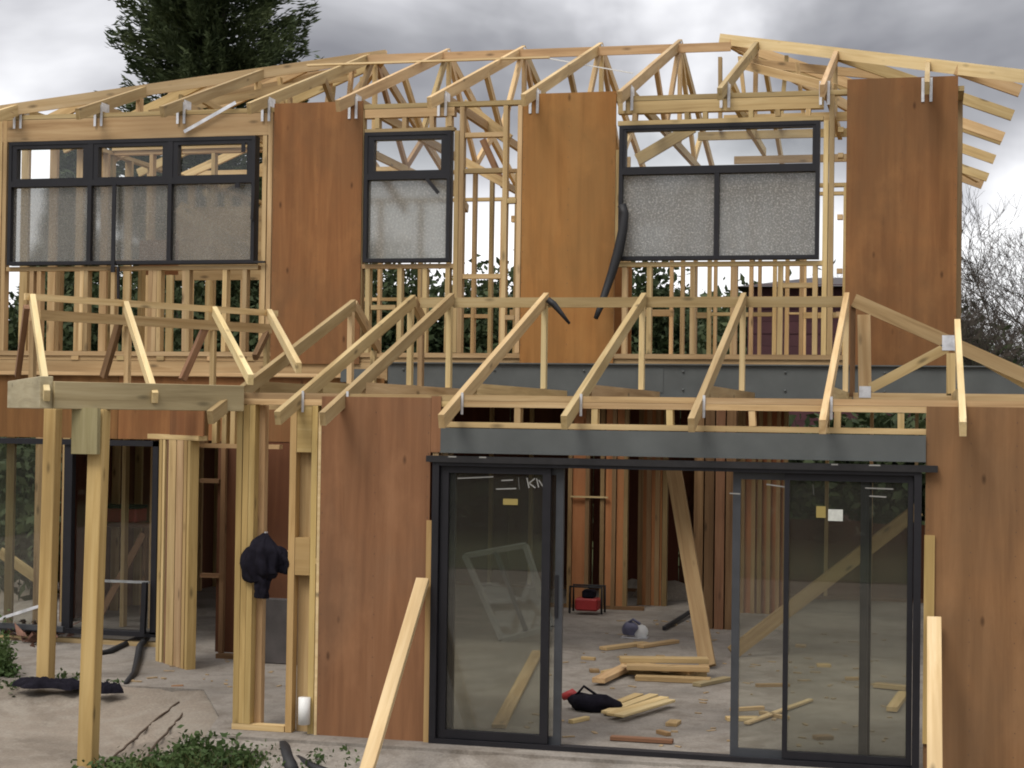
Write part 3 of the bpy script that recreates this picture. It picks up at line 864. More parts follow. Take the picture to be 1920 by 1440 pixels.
# plywood sheets
nails(box('plywood_panel', (0.285, -0.014, -0.03), (1.135, -0.002, 2.52), PLYP, house), .285, 1.135, -.03, 2.52, -.014)
box('plywood_panel', (1.137, -0.0142, 2.12), (1.21, -0.0022, 2.53), PLYP, house)
nails(box('plywood_panel', (4.672, -0.014, -0.03), (5.86, -0.002, 2.50), PLYP, house), 4.672, 5.86, -.03, 2.50, -.014)
box('plywood_panel', (5.865, -0.014, -0.03), (6.5, -0.002, 2.50), PLYP, house)
member('packer', (1.148, -0.024, 0.0), (1.148, -0.024, 1.62), 0.06, 0.02, PINEO, house, (0, 1, 0))
member('packer', (4.70, -0.026, 0.2), (4.70, -0.026, 1.62), 0.07, 0.022, PINEO, house, (0, 1, 0))
box('edge_strip', (0.262, -0.016, -0.02), (0.284, 0.03, 2.40), PINEB, house)
# steel lintel over the doors
boxes_mesh('steel_lintel', [((1.215, -0.03, 2.13), (4.67, -0.02, 2.30)), ((1.215, -0.045, 2.118), (4.67, 0.09, 2.13))], STEEL, house)
fl = boxes_mesh('head_flashing', [((1.12, -0.075, 2.088), (4.75, 0.0, 2.096)), ((1.12, -0.077, 2.05), (4.75, -0.07, 2.088))], FLASH, house)
for u, v, L in ((848, 852, 16), (905, 853, 14), (1565, 869, 12), (1640, 871, 20)):
    p = AY(u, v, -0.078); box('tape', (p[0] - L / 520, -0.0785, 2.086), (p[0] + L / 520, -0.0775, 2.0955), PALE_MARK, house)

door = empty('sliding_door', (2.9, 0, 0), house, label='wide charcoal sliding glass door standing half open')
X0, X1, ZD = 1.165, 4.645, 2.085
boxes_mesh('frame', [((X0, -.06, 0.0), (X0 + .05, .12, ZD)), ((X1 - .05, -.06, 0.0), (X1, .12, ZD)), ((X0 + .05, -.06, ZD - .06), (X1 - .05, .12, ZD)),
                     ((X0 + .05, -.06, 0.0), (X1 - .05, -.02, .035)), ((X0 + .05, -.02, 0.0), (X1 - .05, .12, .018))], ALU, door)


def leaf(x0, x1, Y, z0, z1, st=0.05, mat=ALUG, br=0.06, glassm=GLASSD):
    s = boxes_mesh('door_leaf', [((x0, Y - .02, z0), (x0 + st, Y + .02, z1)), ((x1 - st, Y - .02, z0), (x1, Y + .02, z1)), ((x0 + st, Y - .02, z0), (x1 - st, Y + .02, z0 + br)), ((x0 + st, Y - .02, z1 - .05), (x1 - st, Y + .02, z1))], mat, door)
    box('pane', (x0 + st, Y - .004, z0 + br), (x1 - st, Y + .004, z1 - .05), glassm, door)
    return s


leaf(X0 + .055, 2.045, -0.005, .04, ZD - .062, .06, ALU)
leaf(X0 + .10, 2.13, 0.045, .022, ZD - .064, .055)
leaf(3.35, 4.29, 0.045, .022, ZD - .064, .055)
leaf(3.715, X1 - .055, -0.005, .04, ZD - .062, .035, ALU, .05)
leaf(4.27, X1 - .054, 0.090, .022, ZD - .064, .04, ALU)
box('handle', (2.075, 0.012, 0.95), (2.1, 0.024, 1.25), ALU, door)
p = AY(1566, 966, -.012); box('sticker', (p[0] - .048, -.0125, p[2] - .04), (p[0] + .052, -.0115, p[2] + .04), PAPER, door)
p = AY(1540, 960, -.012); box('sticker', (p[0] - .035, -.0125, p[2] - .04), (p[0] + .03, -.0115, p[2] + .04), YELLOW, door)
p = AY(957, 941, -.012); box('sticker', (p[0] - .055, -.0125, p[2] - .022), (p[0] + .055, -.0115, p[2] + .022), YELLOW, door)
# white marker strokes on the left glass and pale dashes painting reflections on the panes
for u0, v0, u1, v1 in ((858, 897, 925, 894), (940, 901, 962, 900), (930, 917, 968, 916), (972, 895, 974, 918), (988, 896, 992, 915), (992, 906, 1003, 897), (992, 906, 1004, 915),
                       (1006, 897, 1010, 914), (1010, 900, 1018, 912), (1437, 908, 1478, 914), (1622, 915, 1675, 917), (1630, 930, 1662, 932), (1524, 908, 1526, 928), (1368, 925, 1388, 926)):
    a, b = AY(u0, v0, -.0125), AY(u1, v1, -.0125)
    member('marker_glint_stroke', a, b, 0.0012, 0.009, PALE_MARK, door, (0, 0, 1))

# ------------------------------------------------------------------ front wing roof
T0, TP = 0.448, 0.8865
zTail, zApex, yTail, yApex = 2.398, 3.503, -0.45, 2.92
SL = (zApex - zTail) / (yApex - yTail)
LCH = math.hypot(1, SL)


def wing_truss(X, y_top=yApex, back=0.0, post=True):
    t = empty('roof_truss', (X, 0, 2.545), house)
    n_ = Vector((0, -SL, 1)).normalized() * 0.05
    zt = zTail + SL * (y_top - yTail)
    a = Vector((X, yTail, zTail)) - n_; b = Vector((X, y_top, zt)) - n_
    member('top_chord', a, b, 0.045, 0.10, PINE, t, (0, 0, 1), 0.004)
    member('bottom_chord', (X + .0, 0.46, 2.592), (X + .0, 3.78, 2.592), 0.045, 0.09, PINE, t)
    if post: member('web', (X + .0, y_top - .06, 2.64), (X, y_top - .06, zt - .12), 0.045, 0.07, PINEB, t, (0, 1, 0))
    box('nail_plate', (X - .0255, 0.42, 2.58), (X - .0235, 0.54, 2.65), GALV, t)
    box('strap', (X + .026, -0.012, 2.40), (X + .044, -0.006, 2.56), GALV, t)
    if back:
        member('back_chord', (X, y_top + .02, zt - .055), (X, y_top + back, zt - .055 - SL * back * 1.5), 0.045, 0.10, OLD if X < -1 else PINE, t)
        member('web', (X, y_top + back * .8, 2.64), (X, y_top + back * .8, zt - .2 - SL * back), 0.045, 0.07, PINE, t, (0, 1, 0))
    return t


for i in range(5): wing_truss(T0 + TP * i)
# two narrow gable trusses over the entry
XA, XB = ux(518, 775, yTail), ux(392, 779, yTail)
wing_truss(XA, 2.86, 0.35); wing_truss(XB, 2.72, 0.75)
member('tie', (XB - .2, 2.0, 2.60), (0.4, 2.0, 2.60), 0.045, 0.09, PINE, house)
plateX('ridge_board', house, XA + .05, T0 + TP * 4 - .03, 2.93, 2.965, 3.375, 3.465)
# hip girder standing across the right end
g = empty('roof_truss', (4.05, 2.92, 2.55), house)
XG = T0 + TP * 4
def gp(u, v): return AY(u, v, 2.99)
member('top_chord', gp(1601, 563), gp(1990, 735), 0.045, 0.115, PINE, g)
member('top_chord', gp(1805, 655) + np.array([0, .08, 0]), gp(1990, 762) + np.array([0, .08, 0]), 0.045, 0.05, PINEB, g)
member('web', gp(1622, 742), gp(1620, 590), 0.11, 0.045, PINE, g, (0, 1, 0))
member('web', (XG + .05, 3.02, 2.6), (XG + .05, 3.02, 3.4), 0.045, 0.045, OLD, g, (0, 1, 0))
member('web', gp(1632, 728), gp(1775, 652), 0.045, 0.085, PINE, g)
member('web', gp(1783, 742), gp(1783, 662), 0.075, 0.045, PINE, g, (0, 1, 0))
member('bottom_chord', gp(1600, 746), gp(1995, 750), 0.045, 0.09, PINE, g)
p = gp(1780, 642); box('nail_plate', (p[0] - .06, 2.963, p[2] - .07), (p[0] + .06, 2.966, p[2] + .06), GALV, g)
p = gp(1622, 735); box('nail_plate', (p[0] - .05, 2.963, p[2] - .05), (p[0] + .05, 2.966, p[2] + .05), GALV, g)
xj = ux(1806, 790, yTail)
n_ = Vector((0, -SL, 1)).normalized() * 0.05
jt = AY(1796, 628, 1.9)
member('jack_rafter', Vector((xj, yTail, zTail)) - n_, (xj, 2.1, zTail + SL * 2.55 - .06), 0.045, 0.10, PINEB, house)
member('jack_rafter', Vector((xj + .886, yTail, zTail)) - n_, (xj + .886, 1.2, zTail + SL * 1.65 - .06), 0.045, 0.10, PINE, house)
member('bottom_chord', (xj, 0.46, 2.592), (xj, 3.7, 2.592), 0.045, 0.09, PINE, house)

# ------------------------------------------------------------------ left recess: entry wall pieces and glass door
lw = empty('wall_frame', (-3.5, YU, 0), house)
ld = empty('sliding_door', (-3.8, YU, 0.1), house, label='dark framed glass door unit standing in the left opening')
xl0, xl1 = -5.4, -2.88
boxes_mesh('frame', [((xl0, YU - .05, .13), (xl0 + .06, YU + .08, 2.085)), ((xl1 - .06, YU - .05, .13), (xl1, YU + .08, 2.085)), ((xl0, YU - .05, 2.03), (xl1, YU + .08, 2.086)), ((xl0, YU - .05, .10), (xl1, YU + .08, .15))], ALU, ld)
for xm in (ux(100, 900), ux(130, 900)): box('mullion', (xm - .045, YU - .03, .15), (xm + .045, YU + .05, 2.03), ALU, ld)
box('pane', (ux(140, 900) + .01, YU + .03, .15), (xl1 - .065, YU + .036, 2.03), GLASS, ld)
box('pane', (xl0 + .06, YU + .0, .15), (ux(92, 900), YU + .006, 2.03), GLASSD, ld)
for u in (150, 152, 285): pass
for (u0, v0, u1, v1, yy, m_, r_) in ((0, 1160, 88, 1132, 3.7, GALV, .03), (195, 1089, 280, 1092, 4.1, GALV, .025), (272, 1092, 268, 1188, 3.8, ALU, .05), (0, 1172, 120, 1180, 3.75, ALUG, .05), (110, 1228, 182, 1228, 3.3, ALU, .025)):
    member('rail', AY(u0, v0, yy), AY(u1, v1, yy), r_, r_, m_, ld, (0, 0, 1))
plateX('bottom_plate', lw, -4.75, -2.7, YU - .02, YU + .09, 0.0, 0.045)
for X in (ux(232, 900, 5.2), ux(285, 900, 5.2)): stud(lw, X, 5.2, 5.29, 0.0, 2.5)
# cluster of studs turning the corner beside the door
A, B = np.array([-2.45, 3.06]), np.array([-1.90, 2.60])
dv = (B - A) / np.linalg.norm(B - A)
cl = empty('wall_frame', (A[0], A[1], 0), house)
for s, mt, wd in ((0.04, PINEO, .065), (0.115, PINE, .05), (0.20, OLD, .03), (0.30, LVL, .16), (0.47, LVL, .14), (0.585, PINEO, .06), (0.66, PINEO, .05)):
    q = A + dv * s
    member('stud', (q[0], q[1], 0.0), (q[0], q[1], 2.12), wd, 0.09, mt, cl, (-dv[1], dv[0], 0))
member('top_plate', (A[0] - .2, A[1] + .16, 2.145), (B[0] + .1, B[1] - .08, 2.145), 0.09, 0.045, PINE, cl)
q = A + dv * 0.45
member('plywood_panel', (q[0] - .2, q[1] + .13, 2.33), (q[0] + .34, q[1] - .31, 2.33), 0.012, 0.33, PLY, cl)
# plywood lined recess between the cluster and the doorway
rc = empty('wall_frame', (-1.6, 3.3, 0), house)
Yr = 3.35
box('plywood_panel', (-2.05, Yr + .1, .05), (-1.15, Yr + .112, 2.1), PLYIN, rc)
stud(rc, ux(413, 1000, Yr), Yr + .04, Yr + .09, .05, 2.08, .045, OLD)
for v in (902, 1080): plateX('nog', rc, ux(372, v, Yr), ux(408, v, Yr), Yr + .03, Yr + .09, AY(390, v, Yr)[2] - .02, AY(390, v, Yr)[2] + .02, OLD)
plateX('bottom_plate', rc, -2.0, -1.1, Yr, Yr + .09, 0.0, .045, OLD)
plateX('head_plate', rc, -2.05, -1.2, 2.9, 2.99, 2.05, 2.09, PINE)
for u in (380, 402, 420, 436): stud(rc, ux(u, 805, 2.9), 2.9, 2.99, 2.092, 2.42)
plateX('top_plate', rc, -2.1, -0.4, 2.9, 2.99, 2.42, 2.465)

# ------------------------------------------------------------------ inside the ground floor
def istud(parent, x, Y, z1=2.56, w_=.045, mat=None): stud(parent, x, Y, Y + .09, 0.0, z1, w_, mat or DULL, 0.004)


PLYR = plymat('plywood_red', (0.28, 0.105, 0.045), (0.41, 0.165, 0.07), (0.50, 0.23, 0.105))
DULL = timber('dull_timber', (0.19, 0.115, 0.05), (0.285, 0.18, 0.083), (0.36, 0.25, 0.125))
pi_ = empty('wall_frame', (0.5, 8.0, 0), house)
Yp = 8.8
plateX('bottom_plate', pi_, 0.0, 1.3, Yp, Yp + .09, 0, .045, OLD)
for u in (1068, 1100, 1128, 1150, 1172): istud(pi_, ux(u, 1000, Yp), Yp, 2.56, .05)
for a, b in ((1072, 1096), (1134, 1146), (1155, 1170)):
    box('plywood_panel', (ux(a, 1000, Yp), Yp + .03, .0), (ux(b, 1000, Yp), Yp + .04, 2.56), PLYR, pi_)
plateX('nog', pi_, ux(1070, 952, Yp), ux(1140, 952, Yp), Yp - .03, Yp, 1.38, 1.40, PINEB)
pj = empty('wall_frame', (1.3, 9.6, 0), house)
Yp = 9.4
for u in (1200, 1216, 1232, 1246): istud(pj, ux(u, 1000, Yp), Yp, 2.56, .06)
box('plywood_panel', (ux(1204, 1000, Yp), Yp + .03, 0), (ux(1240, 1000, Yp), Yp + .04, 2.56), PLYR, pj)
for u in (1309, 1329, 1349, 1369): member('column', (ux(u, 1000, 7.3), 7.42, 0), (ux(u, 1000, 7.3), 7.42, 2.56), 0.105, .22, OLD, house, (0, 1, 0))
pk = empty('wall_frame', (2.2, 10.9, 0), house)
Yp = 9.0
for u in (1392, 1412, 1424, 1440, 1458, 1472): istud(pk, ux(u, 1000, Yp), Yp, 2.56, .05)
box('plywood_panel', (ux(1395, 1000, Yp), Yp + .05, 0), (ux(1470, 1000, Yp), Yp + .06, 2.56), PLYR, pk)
bk = empty('wall_frame', (0, YB - .09, 0), house)
plateX('bottom_plate', bk, LX, 6.5, YB - .09, YB, 0, .045, OLD)
for x in np.arange(LX + .05, 6.5, 0.58): istud(bk, x, YB - .09, 2.56, .045, PINE)
for x0_, x1_ in ((LX, -4.4), (-4.39, -3.2), (-2.2, -1.0), (-.99, 0.2), (.21, 1.4), (1.41, 2.7)): box('plywood_panel', (x0_, YB + .002, -.02), (x1_, YB + .014, 2.7), PLYIN, house)  # sheets added to close the rear and keep the rooms dark
for y_ in (5.4, 6.61, 7.82, 9.03): box('plywood_panel', (LX - .014, y_, -.02), (LX - .002, y_ + 1.2, 2.7), PLYIN, house)  # added sheets that darken the view through the left panes
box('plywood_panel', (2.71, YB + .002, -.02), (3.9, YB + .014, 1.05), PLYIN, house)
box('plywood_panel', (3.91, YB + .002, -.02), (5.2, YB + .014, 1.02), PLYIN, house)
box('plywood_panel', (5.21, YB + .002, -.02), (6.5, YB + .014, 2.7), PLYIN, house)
sdw = empty('wall_frame', (6.5, 0, 0), house)
for y in np.arange(0.3, 11.0, .6): member('stud', (6.45, y, 0), (6.45, y, 2.5), .09, .045, PINE, sdw, (0, 1, 0))
lsd = empty('wall_frame', (LX, YU, 0), house)
for y in np.arange(4.2, 11.0, .6): member('stud', (LX + .05, y, 0), (LX + .05, y, 2.56), .09, .045, PINE, lsd, (0, 1, 0))
# a long timber brace from the floor to the right wall
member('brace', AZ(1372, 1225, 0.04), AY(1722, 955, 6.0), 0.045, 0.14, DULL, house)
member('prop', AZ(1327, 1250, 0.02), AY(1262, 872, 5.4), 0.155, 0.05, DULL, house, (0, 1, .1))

# ------------------------------------------------------------------ porch frame at 45 degrees in the corner
porch = empty('porch_frame', (-1.6, 0.2, -0.15), label='timber porch frame on two posts in the left corner of the house', cat='porch frame')
P2, P1 = (-1.14, -0.85), (-2.83, 1.57)
e1 = np.array([1, 1, 0]) / math.sqrt(2); e2 = np.array([-1.69, 2.42, 0]) / math.hypot(1.69, 2.42)
bp = lambda t, z: np.array([P2[0] + t, P2[1] + t, z])
member('beam', bp(-.215, 2.497), bp(0.80, 2.497), 0.09, 0.195, PINEG, porch, (0, 0, 1), 0, 0.004)
PINEH = timber('pine_grey', (0.27, 0.225, 0.135), (0.38, 0.325, 0.20), (0.48, 0.42, 0.28), val=.06)
ea = bp(-.245, 2.515); eb = ea + e2 * 2.75
member('beam', ea, eb, 0.09, 0.23, PINEH, porch, (0, 0, 1), 0, 0.004)
member('beam', np.array([P1[0], P1[1], 2.53]) + e1 * .1, np.array([P1[0], P1[1], 2.53]) + e1 * 1.2, 0.09, 0.2, PINEG, porch)
pc = AZ(165, 1437, -.15)
member('post', (P2[0] + .0, P2[1] + .0, -.16), (P2[0] + .03, P2[1] + .03, 2.40), 0.115, 0.115, PINEO, porch, (0, 1, 0), 0, 0.005)
member('post', (P1[0], P1[1], -.16), (P1[0] + .03, P1[1], 2.40), 0.12, 0.12, PINEO, porch, (0, 1, 0), 0, 0.005)
member('packer', (P2[0] - .02, P2[1] - .08, 2.08), (P2[0] - .02, P2[1] - .08, 2.41), 0.20, 0.05, PINEG, porch, (0, 1, 0))
RL, RR = AZ(46, 556, 3.3), AZ(520, 588, 3.3)
member('ridge_board', RL, RR, 0.025, 0.055, PINE, porch)
off = e2 * 0.25
member('purlin', RL + e1 * .15 + off + np.array([0, 0, -.13]), RR + off + np.array([0, 0, -.13]), 0.03, 0.085, PINE, porch)
bn = np.array([1, -1, 0]) / math.sqrt(2)
face = bp(0, 2.5) + bn * 0.075
for (u0, v0, u1, v1) in ((61, 560, 88, 742), (236, 573, 291, 746), (402, 583, 470, 712), (505, 588, 560, 690)):
    a = AP(u0, v0, RL - np.array([0, 0, .0]), np.cross((RR - RL) / np.linalg.norm(RR - RL), [0, 0, 1.0])); b = AP(u1, v1, face, bn)
    member('rafter', a, b, 0.045, 0.085, PINEB, porch, (0, 0, 1), 0, 0.003)
hb = np.array([P1[0], P1[1], 2.6])
for (u0, v0, u1, v1) in ((50, 575, 33, 705), (225, 600, 194, 707), (386, 612, 342, 712), (500, 625, 478, 670)):
    a = AP(u0, v0, RL + off, np.cross((RR - RL) / np.linalg.norm(RR - RL), [0, 0, 1.0])); b = AP(u1, v1, hb - e2 * .5, bn)
    member('rafter', a, b, 0.045, 0.06, OLD, porch, (0, 0, 1))  # shade of the back slope put into a darker timber colour
for u in (62, 240, 400, 500):
    a = AP(u, 640, RL + off, np.cross((RR - RL) / np.linalg.norm(RR - RL), [0, 0, 1.0])); a[2] = 2.62
    b = a.copy(); b[2] = 3.12
    member('web', a, b, 0.04, 0.06, PINE, porch, (0, 1, 0))

# ------------------------------------------------------------------ loose timbers, tools and rubbish
def loose(name, p0, p1, w_, h_, mat, label, cat, group=None, up=(0, 0, 1)):
    o = member(name, p0, p1, w_, h_, mat, None, up, 0, 0.003)
    return tag(o, label, cat, group)


loose('prop_timber', (1.09, -1.42, -.14), (1.11, -.075, 1.19), 0.095, 0.045, PINEB, 'pale timber prop leaning on the plywood left of the glass door', 'timber', 'props against the front wall', (0, 1, .8))
loose('prop_timber', (4.745, -1.42, -.14), (4.735, -.075, 1.06), 0.095, 0.045, PINEB, 'pale timber prop leaning on the plywood right of the glass door', 'timber', 'props against the front wall', (0, 1, .8))


def flat(u0, v0, u1, v1, z=0.025): return AZ(u0, v0, z), AZ(u1, v1, z)


G = 'timber offcuts on the slab'
for (u0, v0, u1, v1, z, w_, h_, lab) in (
        (1162, 1236, 1328, 1238, .16, .14, .045, 'top board of the offcut heap inside the open door'),
        (1175, 1250, 1330, 1254, .11, .14, .045, 'wide board lying second in the offcut heap inside the open door'),
        (1172, 1244, 1300, 1262, .065, .14, .045, 'twisted board in the middle of the offcut heap'),
        (1192, 1270, 1332, 1276, .025, .14, .045, 'lowest front board of the offcut heap inside the open door'),
        (1170, 1258, 1325, 1262, .025, .14, .045, 'lowest rear board of the offcut heap inside the open door'),
        (1122, 1276, 1202, 1238, .05, .12, .045, 'slanting board at the left end of the offcut heap'),
        (1134, 1262, 1190, 1250, .02, .10, .035, 'short board on the slab left of the offcut heap'),
        (1306, 1284, 1364, 1272, .02, .09, .035, 'short grey board at the foot of the leaning brace'),
        (1130, 1216, 1210, 1206, .02, .10, .035, 'thin board on the slab behind the offcut heap'),
        (1200, 1212, 1268, 1202, .02, .09, .035, 'short reddish board on the slab behind the offcut heap')):
    a, b = flat(u0, v0, u1, v1, z)
    loose('board', a, b, w_, h_, LVL if 'grey' not in lab else PINEG, lab, 'board', G)
for i, (u0, v0, u1, v1, lab) in enumerate(((1128, 1330, 1198, 1302, 'leftmost yellow plank fanned out beside the dark bag'), (1136, 1336, 1226, 1303, 'second yellow plank fanned out beside the dark bag'),
                                           (1146, 1340, 1246, 1308, 'third yellow plank fanned out beside the dark bag'), (1160, 1342, 1258, 1313, 'rightmost yellow plank fanned out beside the dark bag'))):
    a, b = flat(u0, v0, u1, v1, .02 + .012 * i)
    loose('plank', a, b, 0.085, 0.022, PINEB if i % 2 else PINE, lab, 'plank', 'yellow planks by the bag')
a, b = flat(1145, 1383, 1262, 1390, .02); loose('plank', a, b, .07, .03, OLD, 'thin grey brown plank just inside the door sill', 'plank')
a, b = flat(935, 1362, 1008, 1222, .02); loose('plank', a, b, .11, .03, PINE, 'yellow plank lying on the slab behind the left door pane', 'plank')
a, b = flat(1400, 1356, 1520, 1312, .02); loose('plank', a, b, .05, .02, PINEB, 'thin pale batten on the slab behind the right door panes', 'plank')
a, b = flat(1640, 1284, 1700, 1290, .03); loose('plank', a, b, .09, .04, PINE, 'short board on the slab behind the far right pane', 'plank')
a, b = flat(1672, 1330, 1694, 1300, .03); loose('plank', a, b, .09, .04, PINE, 'yellow offcut on the slab behind the far right pane', 'plank')
loose('pole', AZ(1245, 1178, .03), AZ(1298, 1145, .05), .04, .04, BLACK, 'dark bar lying on the slab left of the column', 'bar')
tube_o = tube('pipe', [AZ(1548, 1112, 0), AZ(1548, 1112, 0) + np.array([0, 0, .22]), AZ(1548, 1112, 0) + np.array([0.005, 0, .38])], .035, PVC)
tag(tube_o, 'white plastic pipe standing up from the slab at the back', 'pipe')


rs_ = random.Random(5)
for k in range(16):
    u, v = rs_.uniform(1075, 1680), rs_.uniform(1200, 1390)
    if 1120 < u < 1370 and 1195 < v < 1350: continue
    q = AZ(u, v, .015); a_ = rs_.uniform(0, 3.1); L_ = rs_.uniform(.05, .16)
    loose('offcut', q - np.array([math.cos(a_), math.sin(a_), 0]) * L_, q + np.array([math.cos(a_), math.sin(a_), 0]) * L_, rs_.choice((.045, .09)), .03, rs_.choice((DULL, PINE, LVL)), 'short timber offcut lying loose on the concrete slab', 'offcut', 'short offcuts scattered over the slab')


def blob(name, c, r, mat, label, cat, seed=0, amp=.25, group=None, parent=None):
    bm = bmesh.new(); bmesh.ops.create_icosphere(bm, subdivisions=3, radius=1.0)
    rs = np.random.default_rng(seed); ks = rs.normal(0, 2.2, (6, 3)); ph = rs.uniform(0, 6, 6)
    for v in bm.verts:
        n_ = v.co.normalized()
        k = 1 + amp * sum(math.sin(float(ks[i] @ np.array(n_)) + ph[i]) for i in range(6)) / 3
        v.co = Vector((n_.x * r[0] * k, n_.y * r[1] * k, max(n_.z * r[2] * k, -r[2] * .8)))
    me = bpy.data.meshes.new(name); bm.to_mesh(me); bm.free()
    for f in me.polygons: f.use_smooth = True
    o = link(name, me, mat, parent, Matrix.Translation(V3(c)))
    if label: tag(o, label, cat, group)
    return o


# dark tool bag with red handle beside the planks
c = AZ(1095, 1332, 0.0)
tb = empty('tool_bag', c, label='dark tool bag with a red tool on top inside the open door', cat='bag')
blob('bag', c + np.array([0.06, 0, .06]), (.19, .11, .075), CLOTH, None, None, 3, parent=tb)
tube('strap', [c + np.array([-.08, -.05, .10]), c + np.array([0, -.02, .2]), c + np.array([.12, 0, .12])], .012, CLOTH, tb)
tube('red_tool', [c + np.array([-.18, 0, .10]), c + np.array([-.1, 0, .13]), c + np.array([-.04, 0, .10])], [.03, .045, .02], RED, tb)
# red power tool and sacks by the partition
c = AZ(1100, 1152, 0.0)
gt = empty('generator', c, label='red machine with a black bar frame by the inner partition', cat='machine')
box('body', c + np.array([-.13, -.1, .05]), c + np.array([.15, .12, .20]), RED, gt, .02)
box('engine', c + np.array([-.05, -.08, .20]), c + np.array([.10, .1, .30]), CLOTH, gt, .02)
for s in (-.1, .12):
    tube('bar', [c + np.array([-.19, s, 0.02]), c + np.array([-.19, s, .34]), c + np.array([.2, s, .34]), c + np.array([.2, s, .02])], .014, BLACK, gt)
blob('sack', AZ(1078, 1140, 0) + np.array([-.05, .25, .16]), (.14, .1, .2), SACK, 'pale sack standing behind the red machine', 'sack', 5)
blob('sack', AZ(1130, 1142, 0) + np.array([.05, .2, .12]), (.09, .08, .16), SACK, 'small pale sack right of the red machine', 'sack', 8)
blob('rag', AZ(1190, 1108, 0) + np.array([0, 0, .05]), (.14, .1, .09), SACK, 'crumpled pale rag on the slab by the partition', 'rag', 11)
blob('spoil_heap', AZ(1245, 1120, 0) + np.array([.05, 0, .0]), (.42, .35, .24), SOIL, 'low grey heap of rubble beside the column', 'heap', 14, .15)
c = AZ(1190, 1196, 0)
cs = empty('circular_saw', c, label='blue and white circular saw on the slab behind the boards', cat='saw')
blob('motor', c + np.array([-.05, 0, .09]), (.09, .07, .08), BLUE, None, None, 4, .15, parent=cs)
tube('blade_guard', [c + np.array([.07, -.02, .07]), c + np.array([.07, .02, .07])], .075, WHITE, cs, 14)
tube('handle', [c + np.array([-.1, 0, .14]), c + np.array([-.02, 0, .20]), c + np.array([.06, 0, .15])], .016, BLUE, cs)
box('base_plate', c + np.array([-.14, -.07, .002]), c + np.array([.14, .07, .012]), GALV, cs)
# spare window frame leaning behind the left pane
c0 = AZ(955, 1205, 0.0)
lean = empty('spare_window', c0, label='spare grey window frame leaning inside behind the left door pane', cat='window')
def lp(u, v, Y): return AY(u, v, Y)
LEANM = simple('pale_grey_frame', (0.20, 0.20, 0.195), .5)
q = [lp(872, 1042, 5.9), lp(985, 1022, 5.9), lp(1035, 1175, 5.5), lp(942, 1200, 5.5)]
for i in range(4): member('rail' if i % 2 == 0 else 'stile', q[i], q[(i + 1) % 4], .05, .07, LEANM, lean, (0, 1, .2))
me_ = [(q[0] + q[1]) / 2, (q[2] + q[3]) / 2]
member('mullion', me_[0], me_[1], .04, .05, ALUG, lean, (0, 1, .2))
raw('pane', [tuple(p_) for p_ in q], [(0, 1, 2, 3)], GLASSD, lean)
# dark jacket hanging on a nail in the doorway
jc = AY(492, 1050, -0.03)
jk = empty('jacket', jc, label='dark jacket hanging from the left doorway stud', cat='jacket')
def folded(name, pts, rad, flat_, seed, folds=7, amp=.2, nseg=40, nring=26):
    rs = np.random.default_rng(seed); pts = np.array(pts, float); T = np.linspace(0, 1, len(pts))
    V_, F_ = [], []
    ph = rs.uniform(0, 6, 4)
    for i in range(nring):
        t = i / (nring - 1); c_ = np.array([np.interp(t, T, pts[:, k]) for k in range(3)]); r_ = np.interp(t, T, rad)
        d_ = np.array([np.interp(min(1, t + .05), T, pts[:, k]) - np.interp(max(0, t - .05), T, pts[:, k]) for k in range(3)]); d_ /= np.linalg.norm(d_)
        ax = np.cross(d_, [0, 1, 0]); ax /= np.linalg.norm(ax); ay = np.cross(d_, ax)
        for k in range(nseg):
            th = 2 * math.pi * k / nseg
            q = r_ * (1 + amp * math.sin(folds * th + ph[0] + 2.5 * t) * (.4 + t) + amp * .8 * math.sin(3 * th + ph[1] + 7 * t) + amp * .35 * math.sin(11 * th + ph[2] - 9 * t) + amp * .4 * math.sin(16 * t + 2 * th + ph[3]))
            V_.append(c_ + ax * math.cos(th) * q + ay * math.sin(th) * q * flat_)
    for i in range(nring - 1):
        for k in range(nseg): F_.append((i * nseg + k, i * nseg + (k + 1) % nseg, (i + 1) * nseg + (k + 1) % nseg, (i + 1) * nseg + k))
    F_.append(tuple(range(nseg))[::-1]); F_.append(tuple((nring - 1) * nseg + k for k in range(nseg)))
    return raw(name, V_, F_, CLOTH, jk, True)


J = lambda x, y, z: jc + np.array([x, y, z])
folded('body', [J(.01, .03, .20), J(.005, .02, .15), J(0, 0, .08), J(-.005, 0, -.03), J(.0, 0, -.11), J(.01, 0, -.155)], [.02, .062, .125, .145, .12, .075], .55, 1)
folded('sleeve', [J(.02, -.01, -.08), J(.008, -.01, -.16), J(.0, -.01, -.23), J(-.004, -.01, -.285)], [.06, .062, .052, .05], .6, 2, 5, .16)
folded('sleeve', [J(.06, .03, .05), J(.13, .05, .03), J(.165, .05, -.03), J(.15, .05, -.10)], [.06, .058, .05, .04], .6, 3, 5, .18)
box('nail', J(.005, .02, .20), J(.015, .06, .21), GALV, jk)
# white downpipe offcut at the doorway
p = AY(570, 1358, -.03)
tag(tube('pipe', [p, p + np.array([0, 0, .2])], .045, WHITE, None, 14), 'short white pipe standing at the foot of the doorway stud', 'pipe')
# black hoses on the upper wall
pts = [AY(u, v, YU - y) for u, v, y in ((1166, 385, .07), (1171, 400, .08), (1168, 430, .09), (1160, 470, .10), (1148, 510, .11), (1136, 545, .14), (1126, 575, .2), (1117, 597, .25))]
tag(tube('hose', pts, [.045, .042, .046, .05, .043, .037, .032, .022], BLACK), 'thick black hose hanging from the left edge of the long window', 'hose')
pts = [AY(u, v, 2.8) for u, v in ((1027, 562), (1038, 570), (1052, 587), (1068, 607))]
tag(tube('hose', pts, [.03, .03, .022, .012], BLACK), 'short black hose lying over the top of a wing rafter', 'hose')

